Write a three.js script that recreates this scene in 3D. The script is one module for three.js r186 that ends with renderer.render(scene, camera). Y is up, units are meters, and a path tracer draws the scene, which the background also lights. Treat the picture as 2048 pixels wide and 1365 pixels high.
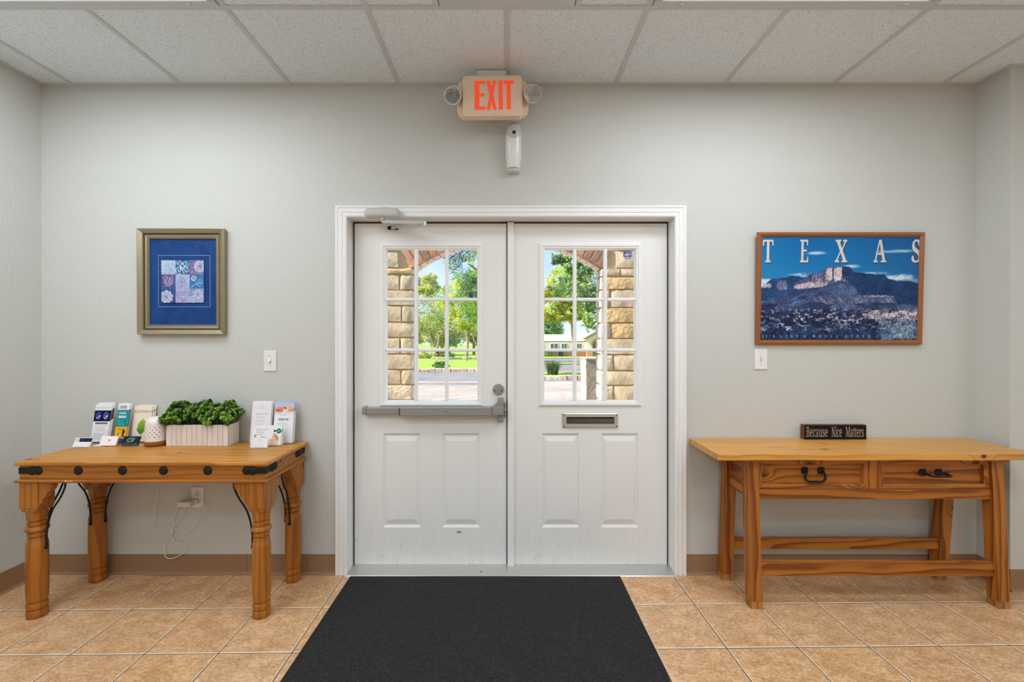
import * as THREE from 'three';
import { RoundedBoxGeometry } from 'three/addons/geometries/RoundedBoxGeometry.js';
import { mergeGeometries, toCreasedNormals } from 'three/addons/utils/BufferGeometryUtils.js';
import { RectAreaLightUniformsLib } from 'three/addons/lights/RectAreaLightUniformsLib.js';

/* ------------------------------------------------------------------ camera, sky, sun, exposure */
const scene = new THREE.Scene();
const CAM_Y = 1.312, CAM_Z = 2.56, FOCAL = 910;
const camera = new THREE.PerspectiveCamera(2 * Math.atan(682.5 / FOCAL) * 180 / Math.PI, 2048 / 1365, 0.05, 600);
camera.position.set(0, CAM_Y, CAM_Z);
camera.lookAt(0, CAM_Y, 0);
camera.setViewOffset(2048, 1365, 10, 0, 2048, 1365);          // a little sideways lens shift
scene.add(camera);

const renderer = new THREE.WebGLRenderer({ antialias: true });
renderer.toneMapping = THREE.LinearToneMapping;
renderer.toneMappingExposure = 1.0;
renderer.shadowMap.enabled = true;
RectAreaLightUniformsLib.init();

const TROFFER_RADIANCE = 8.3, LENS_GLOW = 1.25, SUN_POWER = 11.5, SKY_POWER = 1.5;
const LAMP_TINT = new THREE.Color().setRGB(0.922, 1.006, 1.098);
const sun = new THREE.DirectionalLight(0xfff2e0, SUN_POWER);
sun.name = 'sun';
sun.position.set(-34, 30, -9); sun.target.position.set(0, 0, -14);
sun.castShadow = true; sun.shadow.mapSize.set(2048, 2048);
Object.assign(sun.shadow.camera, { left: -45, right: 45, top: 45, bottom: -45, near: 1, far: 140 });
scene.add(sun, sun.target);

/* ------------------------------------------------------------------ random numbers and noise */
function rngOf(seed) { let a = seed >>> 0; return () => { a = (a + 0x6D2B79F5) | 0; let t = Math.imul(a ^ (a >>> 15), 1 | a); t = (t + Math.imul(t ^ (t >>> 7), 61 | t)) ^ t; return ((t ^ (t >>> 14)) >>> 0) / 4294967296; }; }
const rnd = rngOf(20240611);
const R = (a, b, r = rnd) => a + (b - a) * r();
const clamp01 = (x) => Math.min(1, Math.max(0, x)), mix = (a, b, t) => a + (b - a) * t;
const sstep = (a, b, x) => { const t = clamp01((x - a) / (b - a)); return t * t * (3 - 2 * t); };
function hash(x, y, s) { let h = Math.imul(x, 374761393) + Math.imul(y, 668265263) + Math.imul(s, 2147483647 - 977); h = Math.imul(h ^ (h >>> 13), 1274126177); return ((h ^ (h >>> 16)) >>> 0) / 4294967296; }
const mod = (a, n) => ((a % n) + n) % n;
function pnoise(x, y, px, py, s) {                              // value noise, repeating every px by py cells
  const ix = Math.floor(x), iy = Math.floor(y), fx = x - ix, fy = y - iy, u = fx * fx * (3 - 2 * fx), v = fy * fy * (3 - 2 * fy);
  const a = mod(ix, px), b = mod(ix + 1, px), c = mod(iy, py), d = mod(iy + 1, py);
  return mix(mix(hash(a, c, s), hash(b, c, s), u), mix(hash(a, d, s), hash(b, d, s), u), v);
}
function fbm(u, v, fx, fy, oct, s) { let t = 0, a = 0.5, n = 0; for (let i = 0; i < oct; i++) { t += a * pnoise(u * fx, v * fy, fx, fy, s + i); n += a; a *= 0.5; fx *= 2; fy *= 2; } return t / n; }

scene.background = (() => {                                      // pale summer sky, thin cloud near the horizon
  const W = 1024, H = 512, data = new Float32Array(W * H * 4);
  for (let j = 0; j < H; j++) {
    const el = ((j + 0.5) / H - 0.5) * Math.PI, e = Math.max(0, el);
    const k = 1 - Math.exp(-e * 5.0), k2 = 1 - Math.exp(-e * 1.5);
    for (let i = 0; i < W; i++) {
      const c = fbm(i / W, j / H * 0.5, 24, 24, 5, 40), cl = sstep(0.50, 0.74, c) * 0.75;
      let r = mix(mix(0.66, 0.34, k), 0.18, k2), g = mix(mix(0.75, 0.55, k), 0.36, k2), b = mix(mix(0.90, 0.92, k), 0.80, k2);
      r = mix(r, 1.0, cl); g = mix(g, 1.0, cl); b = mix(b, 1.02, cl);
      const o = (j * W + i) * 4; data[o] = r; data[o + 1] = g; data[o + 2] = b; data[o + 3] = 1;
    }
  }
  const t = new THREE.DataTexture(data, W, H, THREE.RGBAFormat, THREE.FloatType);
  t.mapping = THREE.EquirectangularReflectionMapping; t.magFilter = THREE.LinearFilter; t.needsUpdate = true;
  return t;
})();
scene.backgroundIntensity = SKY_POWER;

/* ------------------------------------------------------------------ textures */
function dataTex(w, h, fn, { srgb = true, rx = 1, ry = 1 } = {}) {
  const d = new Uint8Array(w * h * 4);
  for (let j = 0; j < h; j++) for (let i = 0; i < w; i++) {
    const c = fn((i + 0.5) / w, (j + 0.5) / h), o = (j * w + i) * 4;
    d[o] = Math.min(255, Math.max(0, c[0])); d[o + 1] = Math.min(255, Math.max(0, c[1])); d[o + 2] = Math.min(255, Math.max(0, c[2])); d[o + 3] = 255;
  }
  const t = new THREE.DataTexture(d, w, h, THREE.RGBAFormat);
  t.wrapS = t.wrapT = THREE.RepeatWrapping; t.magFilter = THREE.LinearFilter; t.minFilter = THREE.LinearMipmapLinearFilter; t.generateMipmaps = true;
  if (srgb) t.colorSpace = THREE.SRGBColorSpace;
  t.repeat.set(rx, ry); t.needsUpdate = true;
  return t;
}
function canvasTex(w, h, draw) {
  const c = document.createElement('canvas'); c.width = w; c.height = h; draw(c.getContext('2d'), w, h);
  const t = new THREE.CanvasTexture(c); t.colorSpace = THREE.SRGBColorSpace; t.anisotropy = 8; return t;
}
// pine: u runs 2 m along the grain, v 0.5 m across it
function pineTex(seed, light, dark, ringsPer, knots, wob = 1, bold = 0.6) {
  const W = 2048, H = 768;
  return dataTex(W, H, (u, v) => {
    const warp = ((fbm(u, v, 2, 5, 3, seed) - 0.5) * 2.6 + (fbm(u, v, 6, 4, 3, seed + 9) - 0.5) * 0.7) * wob;
    let ph = v * ringsPer + warp, kn = 0, ring = 0;
    for (const [ku, kv, ks] of knots) {
      let du = Math.abs(u - ku); du = Math.min(du, 1 - du); let dv = Math.abs(v - kv); dv = Math.min(dv, 1 - dv);
      const q = Math.hypot(du * 2 / 1.5, dv * 0.5) / ks;
      ph += 2.2 * Math.exp(-q * q * 0.12); if (q < 1.6) { kn = Math.max(kn, 1 - sstep(0.6, 1.2, q)); ring = Math.max(ring, (1 - Math.abs(q - 1.15) / 0.35) * 0.6); }
    }
    const f = ph - Math.floor(ph), line = sstep(0.25, 0.94, f) ** 2 * (1 - sstep(0.95, 1.0, f));
    const fib = pnoise(u * 40, v * 384, 40, 384, seed + 21) - 0.5, blot = fbm(u, v, 5, 6, 3, seed + 33) - 0.5;
    const t = clamp01(0.12 + line * bold + fib * 0.2 + blot * 0.5), k = Math.max(kn, clamp01(ring) * 0.7);
    return [0, 1, 2].map((c) => mix(mix(light[c], dark[c], t), [58, 28, 10][c], k * 0.9));
  });
}
const T = {};
T.pineA = pineTex(11, [212, 148, 54], [150, 88, 16], 13, [[0.13, 0.3, 0.008], [0.41, 0.72, 0.007], [0.63, 0.18, 0.007], [0.82, 0.55, 0.009]], 1, 0.5);
T.pineB = pineTex(57, [214, 148, 54], [128, 66, 12], 12, [[0.08, 0.62, 0.011], [0.29, 0.25, 0.012], [0.55, 0.8, 0.010], [0.74, 0.42, 0.013], [0.9, 0.15, 0.009]], 1.1, 0.75);
T.pineTop = pineTex(57, [224, 164, 76], [172, 112, 40], 12, [[0.08, 0.62, 0.011], [0.29, 0.25, 0.012], [0.55, 0.8, 0.010], [0.74, 0.42, 0.009], [0.9, 0.15, 0.009]], 1.1, 0.45);
T.pineWorn = pineTex(57, [212, 156, 92], [140, 90, 42], 12, [], 1.1, 0.6);
T.tile = [0, 1, 2].map((s) => dataTex(512, 512, (u, v) => {
  const a = fbm(u, v, 5, 7, 5, 100 + s * 17) - 0.5, b = fbm(u, v, 32, 56, 4, 140 + s * 13) - 0.5, c = pnoise(u * 110, v * 160, 110, 160, 180 + s);
  const e = Math.min(u, 1 - u, v, 1 - v), edge = 1 - sstep(0.010, 0.026, e);  // pale rim paints the highlight of the bevelled tile edge
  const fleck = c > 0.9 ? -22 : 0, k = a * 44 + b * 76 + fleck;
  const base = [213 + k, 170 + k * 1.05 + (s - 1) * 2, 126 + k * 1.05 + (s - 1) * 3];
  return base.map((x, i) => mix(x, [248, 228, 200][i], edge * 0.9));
}));
T.ceil = [0, 1].map((s) => {
  const W = 1024, d = new Float32Array(W * W), r = rngOf(900 + s);
  for (let n = 0; n < 4200; n++) {
    const x = r() * W, y = r() * W, l = 0.6 + r() * r() * 4.6, an = r() * 6.28, wd = 0.6 + r() * 1.1, dep = 0.35 + r() * 0.65;
    for (let k = -l; k <= l; k += 0.7) for (let m = -wd; m <= wd; m += 0.7) {
      const px = mod(Math.floor(x + Math.cos(an) * k - Math.sin(an) * m), W), py = mod(Math.floor(y + Math.sin(an) * k + Math.cos(an) * m), W);
      d[py * W + px] = Math.max(d[py * W + px], dep);
    }
  }
  return dataTex(W, W, (u, v) => { const i = Math.floor(v * W) * W + Math.floor(u * W), q = d[i], g = (pnoise(u * 256, v * 256, 256, 256, 7 + s) - 0.5) * 10; const k = 253 + g - q * 125; return [k, k, k * 0.99]; });
});
T.peel = dataTex(512, 512, (u, v) => { const k = 255 * (0.6 * fbm(u, v, 60, 60, 2, 300) + 0.4 * fbm(u, v, 14, 14, 2, 320)); return [k, k, k]; }, { srgb: false });
T.fuzz = dataTex(512, 512, (u, v) => { const a = pnoise(u * 200, v * 200, 200, 200, 401), b = fbm(u, v, 60, 60, 3, 410), w = hash(Math.floor(u * 256), Math.floor(v * 256), 5) > 0.9965 ? 46 : 0; const k = 8 + 40 * a * a + 24 * b + w; return [k * 1.01, k * 0.98, k]; });
T.stone = dataTex(512, 512, (u, v) => { const a = fbm(u, v, 6, 6, 5, 500) - 0.5, b = fbm(u, v, 40, 24, 3, 520) - 0.5; const k = 238 + a * 70 + b * 44; return [k, k * 0.975, k * 0.93]; });
T.stoneBump = dataTex(512, 512, (u, v) => { const k = 255 * (0.65 * fbm(u, v, 7, 9, 4, 540) + 0.35 * fbm(u, v, 40, 40, 3, 550)); return [k, k, k]; }, { srgb: false });
T.asphalt = dataTex(512, 512, (u, v) => { const a = fbm(u, v, 5, 5, 5, 600) - 0.5, c = pnoise(u * 200, v * 200, 200, 200, 610) - 0.5; const k = 210 + a * 60 + c * 60; return [k, k, k]; });
T.lawn = dataTex(512, 512, (u, v) => { const a = fbm(u, v, 8, 8, 5, 640) - 0.5, c = pnoise(u * 180, v * 180, 180, 180, 650) - 0.5; const k = a * 60 + c * 60; return [128 + k, 160 + k, 52 + k * 0.5]; });
T.bark = dataTex(256, 512, (u, v) => { const k = 168 + 110 * (fbm(u, v, 20, 6, 4, 700) - 0.5); return [k, k * 0.88, k * 0.74]; });
T.scuff = dataTex(1024, 1024, (u, v) => {                        // a painted steel door: handling marks along the bottom
  const lowdown = 1 - sstep(0.02, 0.22, v), n = fbm(u, v, 60, 12, 3, 810), m = pnoise(u * 90, v * 260, 90, 260, 820);
  const mark = (m > 0.93 && n > 0.5 ? 34 : 0) * lowdown + 8 * lowdown * n; const k = 250 - mark; return [k, k, k * 0.99];
});

/* ------------------------------------------------------------------ materials */
const lin = (r, g, b) => new THREE.Color().setRGB(r / 255, g / 255, b / 255, THREE.SRGBColorSpace);
const std = (name, color, roughness = 0.6, extra = {}) => { const m = new THREE.MeshPhysicalMaterial({ color, roughness, ...extra }); m.name = name; return m; };
const M = {};
M.wall = std('wall paint', lin(205, 207, 202), 0.55, { bumpMap: T.peel, bumpScale: 0.0012 });
M.grout = std('grout', lin(78, 67, 58), 0.9);
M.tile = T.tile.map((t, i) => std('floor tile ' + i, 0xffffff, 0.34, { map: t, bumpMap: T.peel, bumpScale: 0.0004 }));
M.ceilTile = T.ceil.map((t, i) => std('acoustic tile ' + i, lin(234, 245, 255), 0.95, { map: t }));
M.tee = std('painted grid', lin(205, 210, 216), 0.5);
M.plenum = std('plenum', lin(70, 70, 70), 0.9);
M.cove = std('vinyl base', lin(152, 118, 88), 0.5);
M.wallBounce = std('white bounce wall', lin(244, 246, 244), 0.6);  // for unseen walls, made near white to bounce extra light
M.trim = std('trim paint', lin(244, 244, 243), 0.38);
M.door = std('door paint', lin(246, 246, 246), 0.36, { map: T.scuff });
M.doorWhite = std('lite frame', lin(246, 246, 245), 0.35);
M.rubber = std('weather strip', lin(22, 22, 22), 0.8);
M.alu = std('aluminium', lin(206, 206, 202), 0.38, { metalness: 0.75 });
M.silver = std('painted silver', lin(158, 158, 154), 0.42, { metalness: 0.45 });
M.steel = std('steel', lin(176, 176, 174), 0.3, { metalness: 0.9 });
M.darkHole = std('dark hollow', lin(12, 12, 12), 0.7);
M.closer = std('closer cover', lin(196, 196, 191), 0.42);
M.glass = std('pane', 0xffffff, 0.0, { transmission: 1, thickness: 0, ior: 1.5, specularIntensity: 0.12 });
M.acrylic = std('acrylic', 0xffffff, 0.03, { transmission: 1, thickness: 0, ior: 1.45 });
M.glazing = std('picture glass', 0xffffff, 0.02, { transmission: 1, thickness: 0, ior: 1.35, specularIntensity: 0.25 });
M.mat = std('mat pile', 0xffffff, 0.98, { map: T.fuzz, bumpMap: T.fuzz, bumpScale: 0.003 });
M.matEdge = std('mat rubber edge', lin(20, 20, 21), 0.75);
M.pineA = std('honey pine', 0xffffff, 0.45, { map: T.pineA, clearcoat: 0.12, clearcoatRoughness: 0.3 });
M.pineB = std('waxed pine', lin(218, 198, 166), 0.48, { map: T.pineB, clearcoat: 0.1, clearcoatRoughness: 0.35 });  // tint darkens legs and rails: part of their shade is in the colour
M.pineAbody = std('honey pine base', lin(214, 194, 162), 0.45, { map: T.pineA, clearcoat: 0.12, clearcoatRoughness: 0.3 });  // darker copy of the top wood: base stain with shade painted in
M.pineTop = std('waxed pine top', 0xffffff, 0.42, { map: T.pineTop, clearcoat: 0.15, clearcoatRoughness: 0.3 });
M.pineEnd = std('worn feet', lin(226, 212, 190), 0.6, { map: T.pineWorn });
M.iron = std('black iron', lin(34, 27, 24), 0.55, { metalness: 0.4 });
M.white = std('white plastic', lin(238, 238, 236), 0.3);
M.offwhite = std('warm white plastic', lin(226, 226, 222), 0.35);
M.grayPlastic = std('grey plastic', lin(176, 176, 174), 0.3);
M.beige = std('beige plastic', lin(240, 216, 192), 0.45);
M.lampChrome = std('lamp reflector', lin(232, 232, 232), 0.2, { metalness: 0.35, bumpMap: T.peel, bumpScale: 0.004 });
M.lampLens = std('lamp lens', 0xffffff, 0.08, { transmission: 0.9, thickness: 0 });
M.exitRed = std('exit letters', lin(255, 70, 40), 0.4, { emissive: new THREE.Color().setRGB(1.0, 0.11, 0.042), emissiveIntensity: 0.36 });
M.led = std('indicator led', lin(255, 90, 50), 0.3, { emissive: new THREE.Color().setRGB(1, 0.2, 0.06), emissiveIntensity: 1.2 });
M.lens = std('troffer lens', lin(250, 250, 248), 0.4, { emissive: new THREE.Color().setRGB(1, 0.99, 0.97), emissiveIntensity: LENS_GLOW });
M.paper = std('paper', lin(240, 239, 237), 0.6);
M.cream = std('cream paper', lin(236, 220, 196), 0.6);
M.gold = std('antique gold', lin(168, 156, 128), 0.32, { metalness: 0.85, bumpMap: T.peel, bumpScale: 0.001 });
M.goldDark = std('gold groove', lin(74, 62, 44), 0.5, { metalness: 0.4 });
M.oakFrame = std('amber frame', lin(150, 86, 34), 0.35, { clearcoat: 0.4, clearcoatRoughness: 0.25 });
M.ceramic = std('white ceramic', lin(240, 232, 226), 0.35);
M.walnut = std('warm wood base', lin(150, 88, 44), 0.4);
M.whitewash = std('whitewashed board', lin(238, 226, 219), 0.7, { bumpMap: T.peel, bumpScale: 0.001 });
M.soil = std('soil', lin(30, 26, 20), 1);
M.cable = std('white cable', lin(232, 232, 230), 0.45);
M.blackPaint = std('black paint', lin(24, 23, 24), 0.5);
M.stone = std('limestone', lin(238, 228, 204), 0.9, { map: T.stone, bumpMap: T.stoneBump, bumpScale: 0.004 });
M.stoneWarm = std('stained limestone', lin(236, 212, 166), 0.9, { map: T.stone, bumpMap: T.stoneBump, bumpScale: 0.012 });
M.stonePale = std('pale limestone', lin(246, 240, 222), 0.9, { map: T.stone, bumpMap: T.stoneBump, bumpScale: 0.012 });
M.mortar = std('mortar', lin(206, 182, 144), 0.95, { bumpMap: T.stoneBump, bumpScale: 0.006 });
M.brick = [[194, 142, 114], [172, 122, 98], [208, 160, 132], [166, 134, 112]].map((c, i) => std('brick ' + i, lin(...c), 0.9, { bumpMap: T.stoneBump, bumpScale: 0.006 }));
M.soffitBrick = [[242, 220, 198], [246, 230, 208], [238, 212, 190]].map((c, i) => std('soffit brick ' + i, lin(...c), 0.9, { bumpMap: T.stoneBump, bumpScale: 0.006 }));
M.concrete = std('concrete', lin(222, 214, 200), 0.9, { map: T.asphalt, bumpMap: T.stoneBump, bumpScale: 0.008 });
M.postConcrete = std('weathered concrete', lin(214, 204, 186), 0.95, { map: T.asphalt, bumpMap: T.stoneBump, bumpScale: 0.005 });
M.asphalt = std('asphalt', lin(146, 146, 148), 0.9, { map: T.asphalt });
M.paving = std('pale paving', lin(188, 178, 166), 0.9, { map: T.asphalt });
M.stripe = std('road paint', lin(240, 240, 240), 0.7);
M.lawn = std('lawn', 0xffffff, 0.95, { map: T.lawn });
M.bark = std('bark', lin(255, 250, 240), 0.95, { map: T.bark });
M.leaf = std('leaf', 0xffffff, 0.7, { vertexColors: true, side: THREE.DoubleSide, transmission: 0.6, thickness: 0 });
M.houseWall = std('house siding', lin(234, 222, 200), 0.9);
M.houseBrick = std('house brick', lin(214, 148, 112), 0.9);
M.roof = std('pale roof', lin(214, 206, 196), 0.8);
M.roofEdge = std('roof edge', lin(110, 84, 66), 0.8);
M.houseGlass = std('house glass', lin(104, 110, 112), 0.3);
M.exteriorWall = std('exterior limestone', lin(244, 236, 216), 0.9, { map: T.stone });
M.porchWhite = std('porch ceiling paint', lin(236, 234, 226), 0.8);

/* ------------------------------------------------------------------ shape helpers */
const used = new Map();
function numbered(name) { const n = used.get(name) ?? 0; used.set(name, n + 1); return n ? name + '_' + String(n).padStart(3, '0') : name; }
function prep(g) {
  if (g.index) g = g.toNonIndexed();
  if (!g.attributes.normal) g.computeVertexNormals();
  if (!g.attributes.uv) g.setAttribute('uv', new THREE.BufferAttribute(new Float32Array(g.attributes.position.count * 2), 2));
  for (const k of Object.keys(g.attributes)) if (!['position', 'normal', 'uv', 'color'].includes(k)) g.deleteAttribute(k);
  g.clearGroups(); g.morphAttributes = {};
  return g;
}
const merge = (list) => mergeGeometries(list.map(prep));
function box(w, h, d, x = 0, y = 0, z = 0, r = 0, seg = 2) { const g = r > 0 ? new RoundedBoxGeometry(w, h, d, seg, Math.min(r, w / 2.01, h / 2.01, d / 2.01)) : new THREE.BoxGeometry(w, h, d); g.translate(x, y, z); return g; }
const span = (x0, x1, y0, y1, z0, z1, r = 0, seg = 2) => box(Math.abs(x1 - x0), Math.abs(y1 - y0), Math.abs(z1 - z0), (x0 + x1) / 2, (y0 + y1) / 2, (z0 + z1) / 2, r, seg);
function cyl(r0, r1, h, x, y, z, axis = 'y', seg = 24) { const g = new THREE.CylinderGeometry(r1, r0, h, seg); if (axis === 'x') g.rotateZ(-Math.PI / 2); if (axis === 'z') g.rotateX(Math.PI / 2); g.translate(x, y, z); return g; }
function lathe(pts, seg = 32) { return new THREE.LatheGeometry(pts.map((p) => new THREE.Vector2(p[0], p[1])), seg); }
function tube(pts, r, seg = 48, rad = 8) { return new THREE.TubeGeometry(new THREE.CatmullRomCurve3(pts.map((p) => new THREE.Vector3(...p)), false, 'centripetal'), seg, r, rad, false); }
function bar(a, b, w, t, r = 0.003) {                            // a squared bar from a to b
  const A = new THREE.Vector3(...a), B = new THREE.Vector3(...b), L = A.distanceTo(B), g = box(w, L, t, 0, 0, 0, r);
  g.applyQuaternion(new THREE.Quaternion().setFromUnitVectors(new THREE.Vector3(0, 1, 0), B.clone().sub(A).normalize()));
  const c = A.add(B).multiplyScalar(0.5); g.translate(c.x, c.y, c.z); return g;
}
// metre uvs from the faces themselves; the grain runs along one axis
function grain(g, axis = 'x', su = 0.5, sv = 2, ou = 0, ov = 0) {
  g = prep(g); const p = g.attributes.position, n = g.attributes.normal, uv = g.attributes.uv;
  const ax = { x: 0, y: 1, z: 2 }[axis];
  for (let i = 0; i < p.count; i += 3) {
    const N = [0, 1, 2].map((k) => Math.abs(n.array[i * 3 + k] + n.array[i * 3 + 3 + k] + n.array[i * 3 + 6 + k])), dom = N[0] >= N[1] && N[0] >= N[2] ? 0 : N[1] >= N[2] ? 1 : 2;
    for (let k = i; k < i + 3; k++) {
      const c = [p.getX(k), p.getY(k), p.getZ(k)], other = [0, 1, 2].filter((q) => q !== ax && q !== dom);
      if (dom === ax) uv.setXY(k, c[other[0]] * su * 0.2 + ou, c[other[1]] * sv + ov);
      else uv.setXY(k, c[ax] * su + ou, c[other[0]] * sv + ov);
    }
  }
  return g;
}
const metres = (g, s = 1) => grain(g, 'x', s, s, 0, 0);
// a run of moulding: pts = [[out, proud], ...]; start and end give where each profile point lands
function loft(pts, start, end) {
  const pos = [];
  for (let i = 0; i < pts.length - 1; i++) {
    const a = start(...pts[i]), b = start(...pts[i + 1]), c = end(...pts[i + 1]), d = end(...pts[i]);
    pos.push(...a, ...b, ...c, ...a, ...c, ...d);
  }
  const g = new THREE.BufferGeometry(); g.setAttribute('position', new THREE.Float32BufferAttribute(pos, 3)); g.computeVertexNormals(); return prep(g);
}
// four mitred sides round an opening w by h, centred at the origin, facing +z
function mitred(w, h, prof) {
  const x = w / 2, y = h / 2;
  return [
    loft(prof, (o, d) => [-x - o, y + o, d], (o, d) => [x + o, y + o, d]), loft(prof, (o, d) => [x + o, -y - o, d], (o, d) => [-x - o, -y - o, d]),
    loft(prof, (o, d) => [-x - o, -y - o, d], (o, d) => [-x - o, y + o, d]), loft(prof, (o, d) => [x + o, y + o, d], (o, d) => [x + o, -y - o, d]),
  ].map((g) => { const q = g.clone(); return flipIfNeeded(q); });
}
function flipIfNeeded(g) {                                        // make the faces look towards +z on the whole
  let s = 0; const n = g.attributes.normal; for (let i = 0; i < n.count; i++) s += n.getZ(i);
  if (s >= 0) return g;
  const p = g.attributes.position.array; for (let i = 0; i < p.length; i += 9) for (let k = 0; k < 3; k++) { const t = p[i + 3 + k]; p[i + 3 + k] = p[i + 6 + k]; p[i + 6 + k] = t; }
  g.computeVertexNormals(); return g;
}
function obj(name, geometry, material, parent) {
  const m = new THREE.Mesh(Array.isArray(geometry) ? merge(geometry) : geometry, material);
  m.name = numbered(name); m.castShadow = m.receiveShadow = true; (parent ?? scene).add(m); return m;
}
function group(name, x = 0, y = 0, z = 0) { const g = new THREE.Group(); g.name = numbered(name); g.position.set(x, y, z); scene.add(g); return g; }
function tag(o, label, category, grp) { o.userData = { label, category }; if (grp) o.userData.group = grp; return o; }
function thing(name, label, category, [x, y, z], grp) { return tag(group(name, x, y, z), label, category, grp); }
function structure(o, label) { o.userData = { kind: 'structure' }; if (label) o.userData.label = label; return o; }
function part(o, label) { o.userData.label = label; return o; }
// flat stock with a print on its front
function printed(name, w, h, t, tex, side, parent, tint = 0xffffff) {
  const face = new THREE.MeshPhysicalMaterial({ map: tex, roughness: 0.5, color: tint, specularIntensity: 0.35 }); face.name = 'print';
  const g = new THREE.BoxGeometry(w, h, t); g.translate(0, h / 2, 0);
  const m = new THREE.Mesh(g, [side, side, side, side, face, side]);
  m.name = numbered(name); m.castShadow = m.receiveShadow = true; (parent ?? scene).add(m); return m;
}

/* ------------------------------------------------------------------ the room shell */
const XL = -2.619, XJ = 2.641, ZJ = 0.171, XR = 4.6, ZF = 6.6, CEIL = 2.752, WT = 0.2;
const OPEN_L = -0.8965, OPEN_R = 0.939, OPEN_T = 2.0055, DOOR_Z = -0.085;

const wallBack = structure(group('wall_back', 0, 0, 0), 'light grey wall with the white double door');
obj('wall_panel', [span(XL - WT, OPEN_L - 0.02, -0.2, CEIL + 0.2, -WT, 0), span(OPEN_R + 0.02, XJ, -0.2, CEIL + 0.2, -WT, 0), span(OPEN_L - 0.02, OPEN_R + 0.02, OPEN_T + 0.02, CEIL + 0.2, -WT, 0)].map((g) => metres(g, 2)), M.wall, wallBack);
obj('outer_skin', [span(-8, OPEN_L, -0.4, 3.1, -0.32, -WT - 0.001), span(OPEN_R, 8, -0.4, 3.1, -0.32, -WT - 0.001), span(OPEN_L, OPEN_R, OPEN_T, 3.1, -0.32, -WT)].map((g) => metres(g, 1)), M.exteriorWall, wallBack);
structure(obj('wall_left', metres(span(XL - WT, XL, -0.2, CEIL + 0.2, 0, ZF + WT), 2), M.wall), 'light grey side wall behind the left table');
const wallJog = structure(group('wall_right_return', 0, 0, 0), 'light grey wall corner that steps forward beside the right table');
obj('wall_panel', [metres(span(XJ, XR + WT, -0.2, CEIL + 0.2, -WT, ZJ), 2)], M.wall, wallJog);
structure(obj('wall_right', metres(span(XR, XR + WT, -0.2, CEIL + 0.2, ZJ, ZF + WT), 2), M.wallBounce), 'unseen right side wall made white to bounce light');
structure(obj('wall_front', metres(span(XL, XR, -0.2, CEIL + 0.2, ZF, ZF + WT), 2), M.wallBounce), 'unseen wall opposite the double door made white to bounce light');

// vinyl cove base: flat face with a small toe at the floor
function cove(name, runs, label) {
  const b = structure(group(name), label);
  for (const [ax, ay, bx, by, nx, nz] of runs) {                  // from (ax, ay) to (bx, by) in plan, facing (nx, nz)
    const pr = [[0.112, 0], [0.112, 0.003], [0.02, 0.004], [0.012, 0.005], [0.005, 0.010], [0.0, 0.016], [0, 0]];
    obj('base_strip', loft(pr, (h, o) => [ax + nx * o, h, ay + nz * o], (h, o) => [bx + nx * o, h, by + nz * o]), M.cove, b);
  }
  return b;
}
cove('baseboard_back_left', [[XL, 0, -1.46, 0, 0, 1], [-1.459, 0, -1.034, 0, 0, 1], [-1.033, 0, -0.957, 0, 0, 1]], 'brown vinyl base under the left table');
cove('baseboard_back_right', [[1.005, 0, 1.76, 0, 0, 1], [1.761, 0, XJ, 0, 0, 1]], 'brown vinyl base under the right table');
cove('baseboard_left', [[XL, ZF, XL, 0, 1, 0]], 'brown vinyl base along the left wall');
cove('baseboard_right', [[XJ, 0, XJ, ZJ + 0.004, -1, 0], [XJ - 0.004, ZJ, XR, ZJ, 0, 1]], 'brown vinyl base round the right wall corner');

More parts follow.
